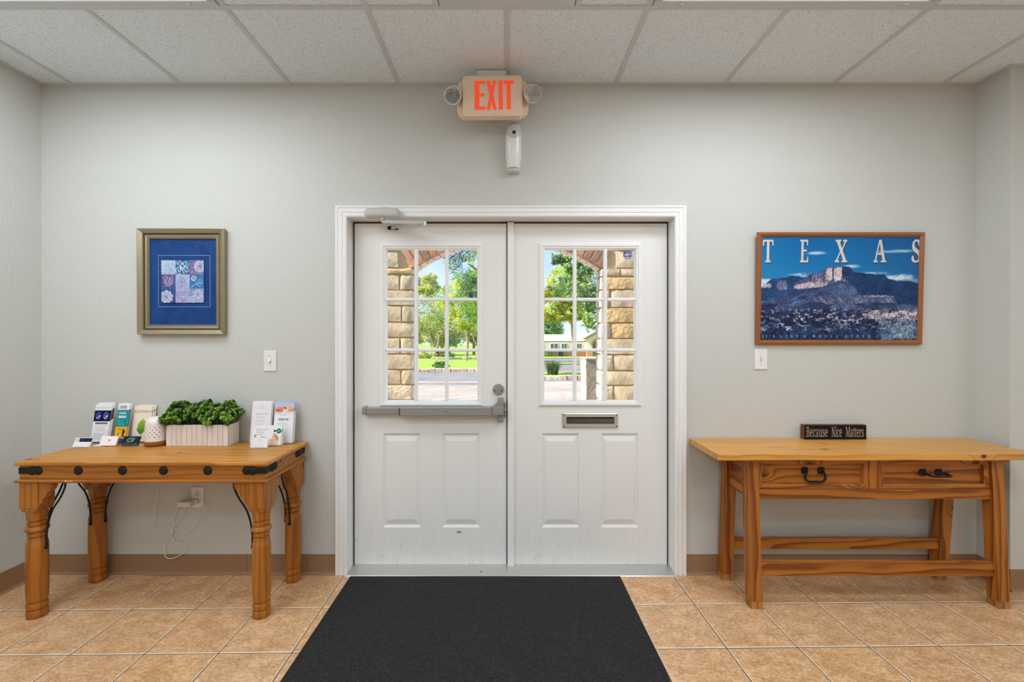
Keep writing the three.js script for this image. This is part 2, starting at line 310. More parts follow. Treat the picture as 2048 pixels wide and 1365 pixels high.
/* floor: 12-inch tiles set a hair off square, grey grout between them */
const floor = structure(group('floor', 0, 0, 0), 'tan ceramic tile floor with dark grout');
obj('grout_bed', metres(span(XL - WT, XR + WT, -0.2, -0.0022, -0.32, ZF + WT), 2), M.grout, floor);
{
  const t = 0.3074, tz = 0.322, th = 0.0154, c = Math.cos(th), s = Math.sin(th), ox = 0.934, oz = 0.2945, gap = 0.0052;
  const toWorld = (a, b) => [ox + a * c + b * s, oz - a * s + b * c];
  const clip = (poly, f) => { const out = []; poly.forEach((p, i) => { const q = poly[(i + 1) % poly.length], fp = f(p), fq = f(q); if (fp >= 0) out.push(p); if ((fp >= 0) !== (fq >= 0)) { const k = fp / (fp - fq); out.push([p[0] + (q[0] - p[0]) * k, p[1] + (q[1] - p[1]) * k]); } }); return out; };
  const far = [];
  for (let j = -2; j < 22; j++) for (let i = -13; i < 13; i++) {
    let poly = [[i * t + gap / 2, j * tz + gap / 2], [(i + 1) * t - gap / 2, j * tz + gap / 2], [(i + 1) * t - gap / 2, (j + 1) * tz - gap / 2], [i * t + gap / 2, (j + 1) * tz - gap / 2]].map((p) => toWorld(...p));
    const mid = toWorld((i + 0.5) * t, (j + 0.5) * tz), jog = mid[0] > XJ;
    for (const f of [(p) => p[0] - XL - 0.001, (p) => XR - 0.001 - p[0], (p) => p[1] - (jog ? ZJ : 0) - 0.001, (p) => ZF - p[1] - 0.001]) if (poly.length) poly = clip(poly, f);
    if (poly.length < 3) continue;
    const cx = poly.reduce((a, p) => a + p[0], 0) / poly.length, cz = poly.reduce((a, p) => a + p[1], 0) / poly.length, h = R(-0.0003, 0.0003);
    const inn = poly.map(([x, z]) => { const l = Math.hypot(x - cx, z - cz); return [x - (x - cx) / l * 0.0034, z - (z - cz) / l * 0.0034]; });
    const pos = [], uv = [], flip = rnd() < 0.5, flip2 = rnd() < 0.5;
    const put = (x, y, z) => { pos.push(x, y, z); let u = ((x - ox) * c - (z - oz) * s) / t - i, v = ((x - ox) * s + (z - oz) * c) / tz - j; if (flip) u = 1 - u; if (flip2) v = 1 - v; uv.push(u, v); };
    poly.forEach((p, k) => {
      const n = (k + 1) % poly.length, q = poly[n], pi = inn[k], qi = inn[n];
      put(cx, h, cz); put(qi[0], h, qi[1]); put(pi[0], h, pi[1]);
      put(pi[0], h, pi[1]); put(qi[0], h, qi[1]); put(q[0], h - 0.0016, q[1]); put(pi[0], h, pi[1]); put(q[0], h - 0.0016, q[1]); put(p[0], h - 0.0016, p[1]);
      put(p[0], h - 0.0016, p[1]); put(q[0], h - 0.0016, q[1]); put(q[0], -0.006, q[1]); put(p[0], h - 0.0016, p[1]); put(q[0], -0.006, q[1]); put(p[0], -0.006, p[1]);
    });
    const g = new THREE.BufferGeometry(); g.setAttribute('position', new THREE.Float32BufferAttribute(pos, 3)); g.setAttribute('uv', new THREE.Float32BufferAttribute(uv, 2)); g.computeVertexNormals();
    if (g.attributes.normal.getY(0) < 0) { const a = g.attributes.position.array, b = g.attributes.uv.array; for (let k = 0; k < a.length / 9; k++) { for (let q = 0; q < 3; q++) { const w = a[k * 9 + 3 + q]; a[k * 9 + 3 + q] = a[k * 9 + 6 + q]; a[k * 9 + 6 + q] = w; } for (let q = 0; q < 2; q++) { const w = b[k * 6 + 2 + q]; b[k * 6 + 2 + q] = b[k * 6 + 4 + q]; b[k * 6 + 4 + q] = w; } } g.computeVertexNormals(); }
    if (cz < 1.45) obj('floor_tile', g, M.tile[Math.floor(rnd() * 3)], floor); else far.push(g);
  }
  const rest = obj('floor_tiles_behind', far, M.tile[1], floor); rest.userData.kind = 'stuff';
}

/* ceiling: 2-foot lay-in tiles in a painted grid */
const ceiling = structure(group('ceiling', 0, 0, 0), 'suspended ceiling of white speckled acoustic tiles');
obj('ceiling_deck', span(XL - WT, XR + WT, CEIL + 0.12, CEIL + 0.3, -WT, ZF + WT), M.plenum, ceiling);
const GRID = 0.6096, ROW0 = 0.594;
const rows = [[0, ROW0]]; for (let k = 0; k < 10; k++) rows.push([ROW0 + k * GRID, Math.min(ROW0 + (k + 1) * GRID, ZF)]);
const fixtures = [[-2 * 2 * GRID, 1], [GRID, 1], ...[3, 5].flatMap((q) => [[-4 * GRID, q], [GRID, q]]), [5 * GRID, 3], [-GRID, 8]];   // troffers: left end of the 4-foot bay, row; those past the first two added for brightness
const bays = [];
rows.forEach(([z0, z1], row) => {
  let xs = []; for (let i = -5; i <= 8; i++) xs.push(Math.min(XR, Math.max(XL, i * GRID)));
  xs = [...new Set(xs)];
  if (row === 1) xs = xs.flatMap((x) => (x === 0 ? [-GRID / 2, GRID / 2] : [x]));
  const cuts = xs.filter((x) => !fixtures.some(([fx, fr]) => fr === row && x > fx + 0.1 && x < fx + 2 * GRID - 0.1));
  for (let i = 0; i < cuts.length - 1; i++) bays.push([cuts[i], cuts[i + 1], z0, z1, row]);
  for (const x of cuts) if (x > XL && x < XR) obj('grid_tee', span(x - 0.012, x + 0.012, CEIL, CEIL + 0.03, z0 + 0.012, z1 - 0.012, 0.0008, 1), M.tee, ceiling);
  if (z1 < ZF) obj('grid_runner', span(XL, XR, CEIL, CEIL + 0.032, z1 - 0.012, z1 + 0.012, 0.0008, 1), M.tee, ceiling);
});
obj('wall_angle', [span(XL, XJ, CEIL - 0.001, CEIL + 0.02, 0, 0.021), span(XJ, XR, CEIL - 0.001, CEIL + 0.02, ZJ, ZJ + 0.021), span(XJ - 0.021, XJ, CEIL - 0.001, CEIL + 0.02, 0.0215, ZJ + 0.021), span(XL, XL + 0.021, CEIL - 0.001, CEIL + 0.02, 0.0215, ZF), span(XR - 0.021, XR, CEIL - 0.001, CEIL + 0.02, ZJ + 0.0215, ZF)], M.tee, ceiling);
let tileCount = 0;
for (const [x0, x1, z0, z1, row] of bays) {
  if (fixtures.some(([fx, fr]) => fr === row && Math.abs(fx - x0) < 0.02)) continue;
  if (row === 1 && Math.abs(x0 + GRID / 2) < 0.01) continue;                            // the air grille hangs here
  const zz0 = x0 > XJ - 0.05 ? Math.max(z0, ZJ) : z0, g = span(x0 + 0.003, x1 - 0.003, CEIL + 0.0045, CEIL + 0.019, zz0 + 0.003, z1 - 0.003);
  const p = grain(g, 'x', 1 / 0.61, 1 / 0.61, R(0, 1), R(0, 1));
  obj('ceiling_tile', p, M.ceilTile[tileCount++ % 2], ceiling);
}

/* light fittings: glowing lens in a white frame, with a lamp of the same size just below the lens */
fixtures.forEach(([fx, fr], i) => {
  const cx = fx + GRID, cz = (rows[fr][0] + rows[fr][1]) / 2, w = 2 * GRID - 0.03, d = GRID - 0.03;
  const names = ['white recessed ceiling light at the left edge, above the left table', 'white recessed ceiling light above the right table, with latched frame'];
  const t = thing('ceiling_light', i < 2 ? names[i] : 'unseen recessed ceiling light added behind the viewer to brighten the room', 'ceiling light', [cx, CEIL, cz], i < 2 ? 'recessed lights along the top edge' : 'added unseen lights behind the viewer');
  obj('light_frame', [span(-w / 2, w / 2, -0.006, 0.02, d / 2 - 0.032, d / 2, 0.003), span(-w / 2, w / 2, -0.006, 0.02, -d / 2, -d / 2 + 0.032, 0.003), span(-w / 2, -w / 2 + 0.032, -0.006, 0.02, -d / 2 + 0.033, d / 2 - 0.033, 0.003), span(w / 2 - 0.032, w / 2, -0.006, 0.02, -d / 2 + 0.033, d / 2 - 0.033, 0.003)], M.tee, t);
  obj('lens', span(-w / 2 + 0.03, w / 2 - 0.03, 0.004, 0.010, -d / 2 + 0.03, d / 2 - 0.03), M.lens, t);
  obj('housing', span(-w / 2 + 0.02, w / 2 - 0.02, 0.024, 0.10, -d / 2 + 0.02, d / 2 - 0.02), M.white, t);
  for (const s of [-0.4, 0.4]) obj('latch', cyl(0.009, 0.009, 0.008, s * w, -0.009, -d / 2 + 0.016, 'y', 12), M.tee, t);
  const L = new THREE.RectAreaLight(LAMP_TINT, TROFFER_RADIANCE, w - 0.07, d - 0.07);
  L.name = 'troffer_lamp'; L.position.set(cx, CEIL - 0.0135, cz); L.lookAt(cx, 0, cz); scene.add(L);
});
{ // air grille between the two lights
  const t = thing('ceiling_vent', 'grey louvred air grille between two ceiling lights, above the exit sign', 'air vent', [0, CEIL, (rows[1][0] + rows[1][1]) / 2]), h = GRID / 2 - 0.016;
  obj('vent_frame', [span(-h, h, -0.004, 0.012, h - 0.045, h, 0.002), span(-h, h, -0.004, 0.012, -h, -h + 0.045, 0.002), span(-h, -h + 0.045, -0.004, 0.012, -h + 0.046, h - 0.046, 0.002), span(h - 0.045, h, -0.004, 0.012, -h + 0.046, h - 0.046, 0.002)], M.tee, t);
  obj('vent_back', span(-h + 0.02, h - 0.02, 0.045, 0.05, -h + 0.02, h - 0.02), M.darkHole, t);
  for (let k = 0; k < 11; k++) { const g = box(2 * h - 0.09, 0.002, 0.045, 0, 0, 0); g.rotateX(0.6); g.translate(0, 0.018, -h + 0.07 + k * 0.043); obj('slat', g, M.tee, t); }
}

/* ------------------------------------------------------------------ the double door */
const trim1 = structure(group('trim_1', 0, 0, 0), 'white moulded casing round the double door');
{
  const prof = [[0, 0], [0, 0.012], [0.006, 0.017], [0.016, 0.0175], [0.018, 0.013], [0.024, 0.013], [0.027, 0.0165], [0.040, 0.0175], [0.046, 0.013], [0.050, 0.0115], [0.054, 0.016], [0.063, 0.0165], [0.066, 0.012], [0.066, 0]];
  const L = OPEN_L, Rr = OPEN_R, H = OPEN_T;
  obj('side_casing', flipIfNeeded(loft(prof, (o, d) => [L - o, 0.0, d], (o, d) => [L - o, H + o, d])), M.trim, trim1);
  obj('side_casing', flipIfNeeded(loft(prof, (o, d) => [Rr + o, H + o, d], (o, d) => [Rr + o, 0.0, d])), M.trim, trim1);
  obj('head_casing', flipIfNeeded(loft(prof, (o, d) => [L - o, H + o, d], (o, d) => [Rr + o, H + o, d])), M.trim, trim1);
  obj('jamb', span(L - 0.02, L, 0.0, H, -WT, 0.001), M.trim, trim1); obj('jamb', span(Rr, Rr + 0.02, 0.0, H, -WT, 0.001), M.trim, trim1); obj('head_jamb', span(L - 0.02, Rr + 0.02, H, H + 0.02, -WT, 0.001), M.trim, trim1);
  obj('weather_strip', [span(L, L + 0.018, 0.012, H, -0.15, -0.131), span(Rr - 0.018, Rr, 0.012, H, -0.15, -0.131), span(L, Rr, H - 0.02, H, -0.15, -0.131), span(L, L + 0.0098, 0.012, H, -0.13, DOOR_Z - 0.012), span(Rr - 0.0088, Rr, 0.012, H, -0.13, DOOR_Z - 0.012), span(L, Rr, H - 0.0092, H, -0.13, DOOR_Z - 0.012)], M.rubber, trim1);
}
const trim2 = structure(group('trim_2', 0, 0, 0), 'aluminium threshold below the double door');
obj('threshold', loft([[0.03, 0], [0.026, 0.004], [0.004, 0.0075], [-0.06, 0.012], [-0.2, 0.012]], (o, d) => [OPEN_R, d, o - 0.002], (o, d) => [OPEN_L, d, o - 0.002]), M.alu, trim2);
obj('threshold_core', span(OPEN_L, OPEN_R, -0.05, 0.0035, -0.3, 0.02), M.alu, trim2);
obj('screw', cyl(0.004, 0.004, 0.003, -0.146, 0.009, -0.01, 'y', 10), M.darkHole, trim2);

// a pressed steel panel: a moulded groove and a raised field
function embossed(w, h) {
  const ring = [[0, 0], [0.004, -0.005], [0.012, -0.0085], [0.018, -0.0085], [0.046, -0.001]], pos = [], r = ring.map(([i, d]) => [w / 2 - i * (w < h ? 0.62 : 1), h / 2 - i, d]);
  const q = (a, b, c, d) => pos.push(...a, ...b, ...c, ...a, ...c, ...d);
  for (let k = 0; k < r.length - 1; k++) {
    const [x, y, z] = r[k], [X, Y, Z] = r[k + 1];
    q([-x, -y, z], [x, -y, z], [X, -Y, Z], [-X, -Y, Z]); q([x, -y, z], [x, y, z], [X, Y, Z], [X, -Y, Z]); q([x, y, z], [-x, y, z], [-X, Y, Z], [X, Y, Z]); q([-x, y, z], [-x, -y, z], [-X, -Y, Z], [-X, Y, Z]);
  }
  const [x, y, z] = r[r.length - 1]; q([-x, -y, z], [x, -y, z], [x, y, z], [-x, y, z]);
  const g = new THREE.BufferGeometry(); g.setAttribute('position', new THREE.Float32BufferAttribute(pos, 3)); g.computeVertexNormals(); return prep(g);
}
const LITE = { w: 0.533, y0: 0.964, y1: 1.849 };                  // clear opening of the glazed part, heights above the floor
function doorLeaf(name, label, x0, x1, glassMid) {
  const baseY = 0.0126, top = 1.9955, mid = (x0 + x1) / 2, d = structure(group(name, mid, baseY, DOOR_Z), label), gm = glassMid - mid;
  const s = new THREE.Shape(); s.moveTo(x0 - mid, 0.0); s.lineTo(x1 - mid, 0.0); s.lineTo(x1 - mid, top - baseY); s.lineTo(x0 - mid, top - baseY); s.closePath();
  const hole = (a, b, c, e) => { const p = new THREE.Path(); p.moveTo(a, c); p.lineTo(a, e); p.lineTo(b, e); p.lineTo(b, c); p.closePath(); s.holes.push(p); };
  const w2 = LITE.w / 2 + 0.008, y0 = LITE.y0 - baseY, y1 = LITE.y1 - baseY; hole(gm - w2, gm + w2, y0 - 0.008, y1 + 0.008);
  const P = [-0.172, 0.172].map((o) => [gm + o, 0.5 * (0.775 + 0.228) - baseY, 0.214, 0.547]);
  for (const [px, py, pw, ph] of P) hole(px - pw / 2, px + pw / 2, py - ph / 2, py + ph / 2);
  const g = prep(new THREE.ExtrudeGeometry(s, { depth: 0.044, bevelEnabled: false })); g.translate(0, 0, -0.044);
  const uv = g.attributes.uv, p = g.attributes.position; for (let i = 0; i < p.count; i++) uv.setXY(i, p.getX(i) + 0.45, p.getY(i) / 2);
  obj('door_slab', g, M.door, d);
  for (const [px, py, pw, ph] of P) { const e = embossed(pw, ph); e.translate(px, py, 0); const u = e.attributes.uv, q = e.attributes.position; for (let i = 0; i < q.count; i++) u.setXY(i, q.getX(i) + 0.45, q.getY(i) / 2); const b = box(pw, ph, 0.02, px, py, -0.03); obj('raised_panel', [e, b], M.door, d); }
  // lite frame: mitred moulding, heavier along the bottom
  const fr = [[0, -0.022], [0, 0.004], [0.003, 0.0065], [0.010, 0.0065], [0.013, 0.011], [0.024, 0.011], [0.028, 0.006], [0.036, 0.0]];
  const f = mitred(LITE.w, y1 - y0, fr).map((q) => { q.translate(gm, (y0 + y1) / 2, 0); return q; });
  const frame = obj('window_frame', f, M.doorWhite, d);
  for (const k of [-1, 1]) obj('vertical_muntin', span(gm + k * LITE.w / 6 - 0.0105, gm + k * LITE.w / 6 + 0.0105, y0, y1, -0.019, 0.006, 0.006, 2), M.doorWhite, d);
  const H = (y1 - y0) / 3;
  for (const k of [1, 2]) for (const c of [0, 1, 2]) obj('horizontal_muntin', span(gm - LITE.w / 2 + c * LITE.w / 3 + (c ? 0.0106 : 0), gm - LITE.w / 2 + (c + 1) * LITE.w / 3 - (c < 2 ? 0.0106 : 0), y0 + k * H - 0.0095, y0 + k * H + 0.0095, -0.019, 0.004, 0.006, 2), M.doorWhite, d);
  for (let i = 0; i < 3; i++) for (let j = 0; j < 3; j++) {
    const pane = new THREE.PlaneGeometry(LITE.w / 3 - 0.018, H - 0.016); pane.translate(gm - LITE.w / 3 + i * LITE.w / 3, y0 + (j + 0.5) * H, -0.0215); obj('pane', pane, M.glass, d);
  }
  // the same moulding outside
  const fo = mitred(LITE.w, y1 - y0, fr).map((q) => { q.rotateY(Math.PI); q.translate(gm, (y0 + y1) / 2, -0.044); return q; });
  obj('outer_frame', fo, M.doorWhite, d);
  return [d, mid, baseY, gm];
}
const [door1, d1x, d1y] = doorLeaf('door_1', 'left white steel door with push bar and nine-pane window', -0.8862, -0.0035, -0.4395);
const [door2, d2x, d2y] = doorLeaf('door_2', 'right white steel door with mail slot and nine-pane window', 0.0045, 0.9298, 0.4827);
obj('centre_seal', span(-0.0032 - d2x, 0.0042 - d2x, 0.0, 1.98, -0.04, -0.012), M.rubber, door2);
obj('astragal', [span(0.0025 - d2x, 0.0405 - d2x, -0.006, 1.988, 0.0005, 0.0155, 0.005, 3)], M.trim, door2);
{ // push bar (panic device) on the left door
  const X = (x) => x - d1x, Y = (y) => y - d1y, yb = 0.909;
  const pb = obj('push_bar', [span(X(-0.807), X(-0.612), Y(0.893), Y(0.931), 0.0, 0.046, 0.004), span(X(-0.612), X(-0.086), Y(0.899), Y(0.935), 0.0, 0.05, 0.003)], M.silver, door1);
  obj('end_cap', [span(X(-0.828), X(-0.806), Y(0.890), Y(0.937), 0, 0.05, 0.006)], M.silver, pb);
  obj('push_pad', [span(X(-0.608), X(-0.088), Y(0.888), Y(0.934), 0.044, 0.066, 0.003)], M.silver, pb);
  obj('seam', [span(X(-0.613), X(-0.608), Y(0.889), Y(0.932), 0.03, 0.062)], M.darkHole, pb);
  obj('keyhole', cyl(0.0035, 0.0035, 0.002, X(-0.345), Y(0.912), 0.0665, 'z', 12), M.darkHole, pb);
  obj('latch_case', [span(X(-0.0875), X(-0.018), Y(0.888), Y(0.940), 0, 0.062, 0.005), span(X(-0.054), X(-0.018), Y(0.938), Y(0.985), 0, 0.042, 0.005), span(X(-0.054), X(-0.020), Y(0.846), Y(0.889), 0, 0.040, 0.006)], M.silver, pb);
  { const s = new THREE.Shape(); s.moveTo(X(-0.082), Y(0.939)); s.lineTo(X(-0.052), Y(0.939)); s.lineTo(X(-0.052), Y(0.968)); s.quadraticCurveTo(X(-0.056), Y(0.944), X(-0.082), Y(0.939)); obj('latch_shoulder', prep(new THREE.ExtrudeGeometry(s, { depth: 0.036, bevelEnabled: false })), M.silver, pb); }
  obj('strike', [span(X(-0.016), X(-0.003), Y(0.876), Y(0.955), 0.0, 0.022, 0.003), span(X(-0.018), X(-0.002), Y(0.905), Y(0.925), 0.018, 0.03, 0.003)], M.steel, door1);
  const lock = obj('deadbolt', [cyl(0.034, 0.031, 0.012, X(-0.050), Y(1.030), 0.006, 'z', 40), cyl(0.027, 0.025, 0.01, X(-0.050), Y(1.030), 0.015, 'z', 40)], M.steel, door1);
  const turn = box(0.011, 0.036, 0.022, 0, 0, 0, 0.004); turn.rotateZ(0.12); turn.translate(X(-0.050), Y(1.034), 0.028); obj('thumb_turn', turn, M.steel, lock);
  for (const s of [-1, 1]) obj('screw', cyl(0.004, 0.004, 0.003, X(-0.050 + s * 0.0185), Y(1.026), 0.0205, 'z', 10), M.darkHole, lock);
  obj('label_plate', span(X(-0.29), X(-0.268), Y(0.196), Y(0.206), 0, 0.0012), M.silver, door1);
}
{ // mail slot in the right door
  const X = (x) => x - d2x, Y = (y) => y - d2y, x0 = 0.3215, x1 = 0.6445, y0 = 0.808, y1 = 0.8945;
  const prof = [[0, 0.004], [0.002, 0.010], [0.019, 0.010], [0.024, 0.006], [0.025, 0]];
  const f = mitred(x1 - x0 - 0.05, y1 - y0 - 0.05, prof).map((g) => { g.translate(X((x0 + x1) / 2), Y((y0 + y1) / 2), 0.001); return g; });
  const slot = obj('mail_slot', f, M.alu, door2);
  obj('slot_back', span(X(x0 + 0.024), X(x1 - 0.024), Y(y0 + 0.024), Y(y1 - 0.024), 0.0006, 0.0022), std('slot interior', lin(40, 40, 38), 0.6, { metalness: 0.5 }), slot);
  const flap = box(x1 - x0 - 0.052, 0.026, 0.003, 0, 0, 0, 0.001); flap.rotateX(0.35); flap.translate(X((x0 + x1) / 2), Y(y0 + 0.041), 0.0062); obj('flap', flap, std('slot flap', lin(112, 112, 108), 0.4, { metalness: 0.6 }), slot);
  for (const a of [x0 + 0.010, x1 - 0.010]) for (const b of [y0 + 0.010, y1 - 0.010]) obj('screw', cyl(0.0042, 0.0038, 0.003, X(a), Y(b), 0.0115, 'z', 10), M.darkHole, slot);
  // octagonal security sticker on the glass
  const st = canvasTex(256, 256, (c) => { const oct = (r, col) => { c.fillStyle = col; c.beginPath(); for (let k = 0; k < 8; k++) { const a = (k + 0.5) * Math.PI / 4; c.lineTo(128 + r * Math.cos(a), 128 + r * Math.sin(a)); } c.fill(); }; oct(128, '#2a2f9a'); oct(112, '#e9ebff'); oct(106, '#232a92'); c.fillStyle = '#fff'; c.font = 'italic bold 92px sans-serif'; c.textAlign = 'center'; c.save(); c.translate(128, 160); c.scale(0.92, 1); c.fillText('ADT', 0, 0); c.restore(); c.fillRect(80, 44, 96, 10); c.fillRect(70, 60, 116, 8); c.fillRect(76, 190, 104, 10); c.fillRect(86, 206, 84, 9); });
  const sg = new THREE.CircleGeometry(0.0275, 8, Math.PI / 8); sg.translate(X(0.706), Y(1.819), -0.0205);
  part(obj('window_sticker', sg, std('sticker print', 0xffffff, 0.5, { map: st, side: THREE.DoubleSide }), door2), 'blue octagonal alarm sticker with white letters');
}
{ // door closer: body on the head casing, folding arm down to the left door
  const t = thing('door_closer', 'grey hydraulic door closer with folding arm above the left door', 'door closer', [-0.689, 2.018, 0.017]);
  obj('closer_body', [box(0.196, 0.058, 0.05, 0, 0, 0.027, 0.023, 5)], M.closer, t);
  obj('mounting_cap', [box(0.045, 0.02, 0.03, 0.004, 0.028, 0.012, 0.006)], M.closer, t);
  obj('pinion', [cyl(0.011, 0.013, 0.018, 0.002, -0.034, 0.03), cyl(0.007, 0.007, 0.012, 0.002, -0.046, 0.03)], M.steel, t);
  obj('main_arm', [bar([0.0, -0.047, 0.03], [0.247, -0.066, 0.088], 0.018, 0.006, 0.002)], M.closer, t);
  obj('elbow', [cyl(0.010, 0.010, 0.024, 0.247, -0.074, 0.088)], M.steel, t);
  obj('link_arm', [bar([0.247, -0.079, 0.088], [0.03, -0.052, -0.08], 0.009, 0.012, 0.002), cyl(0.009, 0.009, 0.02, 0.03, -0.052, -0.08)], M.closer, t);
  obj('arm_shoe', [box(0.062, 0.02, 0.012, 0.028, -0.05, -0.095, 0.003), box(0.02, 0.016, 0.02, 0.028, -0.05, -0.084, 0.003)], M.iron, t);
}

/* ------------------------------------------------------------------ things on the wall */
{ // combined exit sign and emergency lights
  const t = thing('exit_sign', 'beige illuminated exit sign with red letters and two emergency lamp heads', 'exit sign', [-0.0767, 2.602, 0.112]);
  t.rotation.z = 0.011;
  const plate = (w, h, r, d, z) => { const s = new THREE.Shape(), x = w / 2, y = h / 2; s.moveTo(-x + r, -y); s.lineTo(x - r, -y); s.quadraticCurveTo(x, -y, x, -y + r); s.lineTo(x, y - r); s.quadraticCurveTo(x, y, x - r, y); s.lineTo(-x + r, y); s.quadraticCurveTo(-x, y, -x, y - r); s.lineTo(-x, -y + r); s.quadraticCurveTo(-x, -y, -x + r, -y); const g = prep(new THREE.ExtrudeGeometry(s, { depth: d - 0.006, bevelEnabled: true, bevelThickness: 0.003, bevelSize: 0.003, bevelSegments: 3, curveSegments: 6 })); g.translate(0, 0, z + 0.003); return g; };
  obj('sign_body', [plate(0.306, 0.208, 0.016, 0.05, 0.008)], M.beige, t);
  obj('lamp_wing', [plate(0.374, 0.196, 0.052, 0.032, 0.0)], M.beige, t);
  const P = { E: [[0, 0], [0.25, 0], [0.25, 0.11], [0.11, 0.11], [0.11, 0.45], [0.23, 0.45], [0.23, 0.56], [0.11, 0.56], [0.11, 0.89], [0.25, 0.89], [0.25, 1], [0, 1]], X: [[0, 0], [0.105, 0], [0.155, 0.31], [0.205, 0], [0.31, 0], [0.215, 0.51], [0.305, 1], [0.2, 1], [0.155, 0.72], [0.11, 1], [0.005, 1], [0.095, 0.51]], I: [[0, 0], [0.115, 0], [0.115, 1], [0, 1]], T: [[0.085, 0], [0.2, 0], [0.2, 0.885], [0.285, 0.885], [0.285, 1], [0, 1], [0, 0.885], [0.085, 0.885]] };
  const H = 0.152; let n = 0;
  for (const [ch, x, wide] of [['E', -0.0938, 0.228], ['X', -0.0305, 0.166], ['I', 0.0327, 0.188], ['T', 0.0592, 0.185]]) { const s = new THREE.Shape(P[ch].map(([a, b]) => new THREE.Vector2(x + a * wide, -0.074 + b * H))); const g = prep(new THREE.ExtrudeGeometry(s, { depth: 0.0025, bevelEnabled: false })); g.translate(0, 0, 0.0572); obj('letter', g, M.exitRed, t); }
  obj('indicator_led', new THREE.SphereGeometry(0.0035, 12, 8).translate(-0.012, -0.107, 0.035), M.led, t);
  obj('ceiling_canopy', [box(0.158, 0.034, 0.10, -0.002, 0.1325, -0.012, 0.010, 3), cyl(0.02, 0.02, 0.02, -0.002, 0.110, 0.0)], M.offwhite, t);
  obj('wall_bracket', [span(-0.06, 0.06, -0.05, 0.05, -0.111, 0.002, 0.004)], M.beige, t);
  for (const s of [-1, 1]) {
    const h = new THREE.Group(); h.name = numbered('lamp_head'); t.add(h); h.position.set(s * 0.2075 + 0.0015, s < 0 ? 0.0 : 0.004, 0.062); h.rotation.set(0.25, s * 0.12, 0);
    obj('lamp_shell', lathe([[0, -0.03], [0.03, -0.028], [0.042, -0.014], [0.0465, 0.006], [0.0465, 0.012], [0.0435, 0.013], [0.0430, 0.006], [0.03, -0.006], [0.0, -0.012]], 36).rotateX(Math.PI / 2), s < 0 ? M.white : M.beige, h);
    const refl = []; if (s < 0) for (let k = 0; k < 6; k++) { const a = k * Math.PI / 3 + 0.3; refl.push(lathe([[0.002, -0.007], [0.010, -0.002], [0.0135, 0.005]], 14).rotateX(Math.PI / 2).translate(Math.cos(a) * 0.027, Math.sin(a) * 0.027, 0)); } 
    refl.push(s < 0 ? lathe([[0.002, -0.007], [0.010, -0.002], [0.0135, 0.005]], 14).rotateX(Math.PI / 2) : lathe([[0.004, -0.009], [0.02, -0.004], [0.034, 0.003], [0.042, 0.008]], 24).rotateX(Math.PI / 2));
    const fac = []; const r2 = rngOf(77 + s); for (let k = 0; k < 60; k++) { const a = r2() * 6.28, q = Math.sqrt(r2()) * 0.039; fac.push(new THREE.OctahedronGeometry(0.0042, 0).scale(1, 1, 0.5).translate(Math.cos(a) * q, Math.sin(a) * q, 0.006)); }
    obj('reflector', refl, M.lampChrome, h); obj('faceted_lens', fac, M.lampChrome, h);
    obj('swivel', cyl(0.016, 0.02, 0.035, -s * 0.016, -0.006, -0.042, 'z', 16), M.iron, h);
  }
}
{ // air freshener
  const t = thing('air_freshener', 'white wall air freshener dispenser below the exit sign', 'air freshener', [0.036, 2.387, 0.0]);
  const key = [[0, 0.0345, 0.058], [0.06, 0.0375, 0.064], [0.3, 0.0445, 0.074], [0.55, 0.0465, 0.082], [0.78, 0.0455, 0.086], [0.92, 0.041, 0.080], [0.975, 0.033, 0.066], [1, 0.012, 0.03]];
  const look = (v, k) => { let i = 0; while (i < key.length - 2 && v > key[i + 1][0]) i++; const f = clamp01((v - key[i][0]) / (key[i + 1][0] - key[i][0])); return mix(key[i][k], key[i + 1][k], k === 1 ? f : f); };
  const at = (u, v, o = 0) => { const a = Math.PI * u, c = Math.cos(a), s = Math.sin(a), x = Math.sign(c) * Math.pow(Math.abs(c), 0.62) * (look(v, 1) + o), z = Math.pow(s, 0.72) * (look(v, 2) + o); return [x, (v - 0.5) * 0.264, z]; };
  const surf = (nu, nv, f) => { const pos = [], idx = []; for (let j = 0; j <= nv; j++) for (let i = 0; i <= nu; i++) pos.push(...f(i / nu, j / nv)); for (let j = 0; j < nv; j++) for (let i = 0; i < nu; i++) { const a = j * (nu + 1) + i; idx.push(a, a + nu + 1, a + 1, a + 1, a + nu + 1, a + nu + 2); } const g = new THREE.BufferGeometry(); g.setAttribute('position', new THREE.Float32BufferAttribute(pos, 3)); g.setIndex(idx); g.computeVertexNormals(); return g; };
  const cap = (v) => surf(28, 4, (i, j) => { const p = at(i, v); return [p[0] * j, p[1], p[2] * j]; });
  obj('housing', [surf(36, 40, (i, j) => at(i, j)), cap(0), cap(1)], std('gloss white', lin(236, 236, 236), 0.12, { side: THREE.DoubleSide }), t);
  obj('grey_hood', [surf(36, 14, (i, j) => { const a = i * 2 * Math.PI, sx = 0.93 * j * Math.cos(a), u = Math.acos(Math.sign(sx) * Math.pow(Math.abs(sx), 1 / 0.62)) / Math.PI, v = 0.80 + 0.187 * j * Math.sin(a); return at(u, v, 0.0016); })], std('hood grey', lin(196, 196, 194), 0.22, { side: THREE.DoubleSide }), t);
  obj('nozzle', [cyl(0.0115, 0.010, 0.006, 0.002, 0.060, 0.0875, 'z', 24)], M.grayPlastic, t);
  obj('nozzle_hole', [cyl(0.0085, 0.0085, 0.003, 0.002, 0.060, 0.0905, 'z', 20)], M.darkHole, t);
  obj('sensor', [cyl(0.0022, 0.0022, 0.004, 0.002, 0.1155, 0.078, 'z', 10)], M.darkHole, t);
  obj('bottom_lip', [surf(24, 3, (i, j) => { const p = at(i, 0.02 + 0.03 * j * Math.sin(i * Math.PI), 0.002); return p; })], M.grayPlastic, t);
}
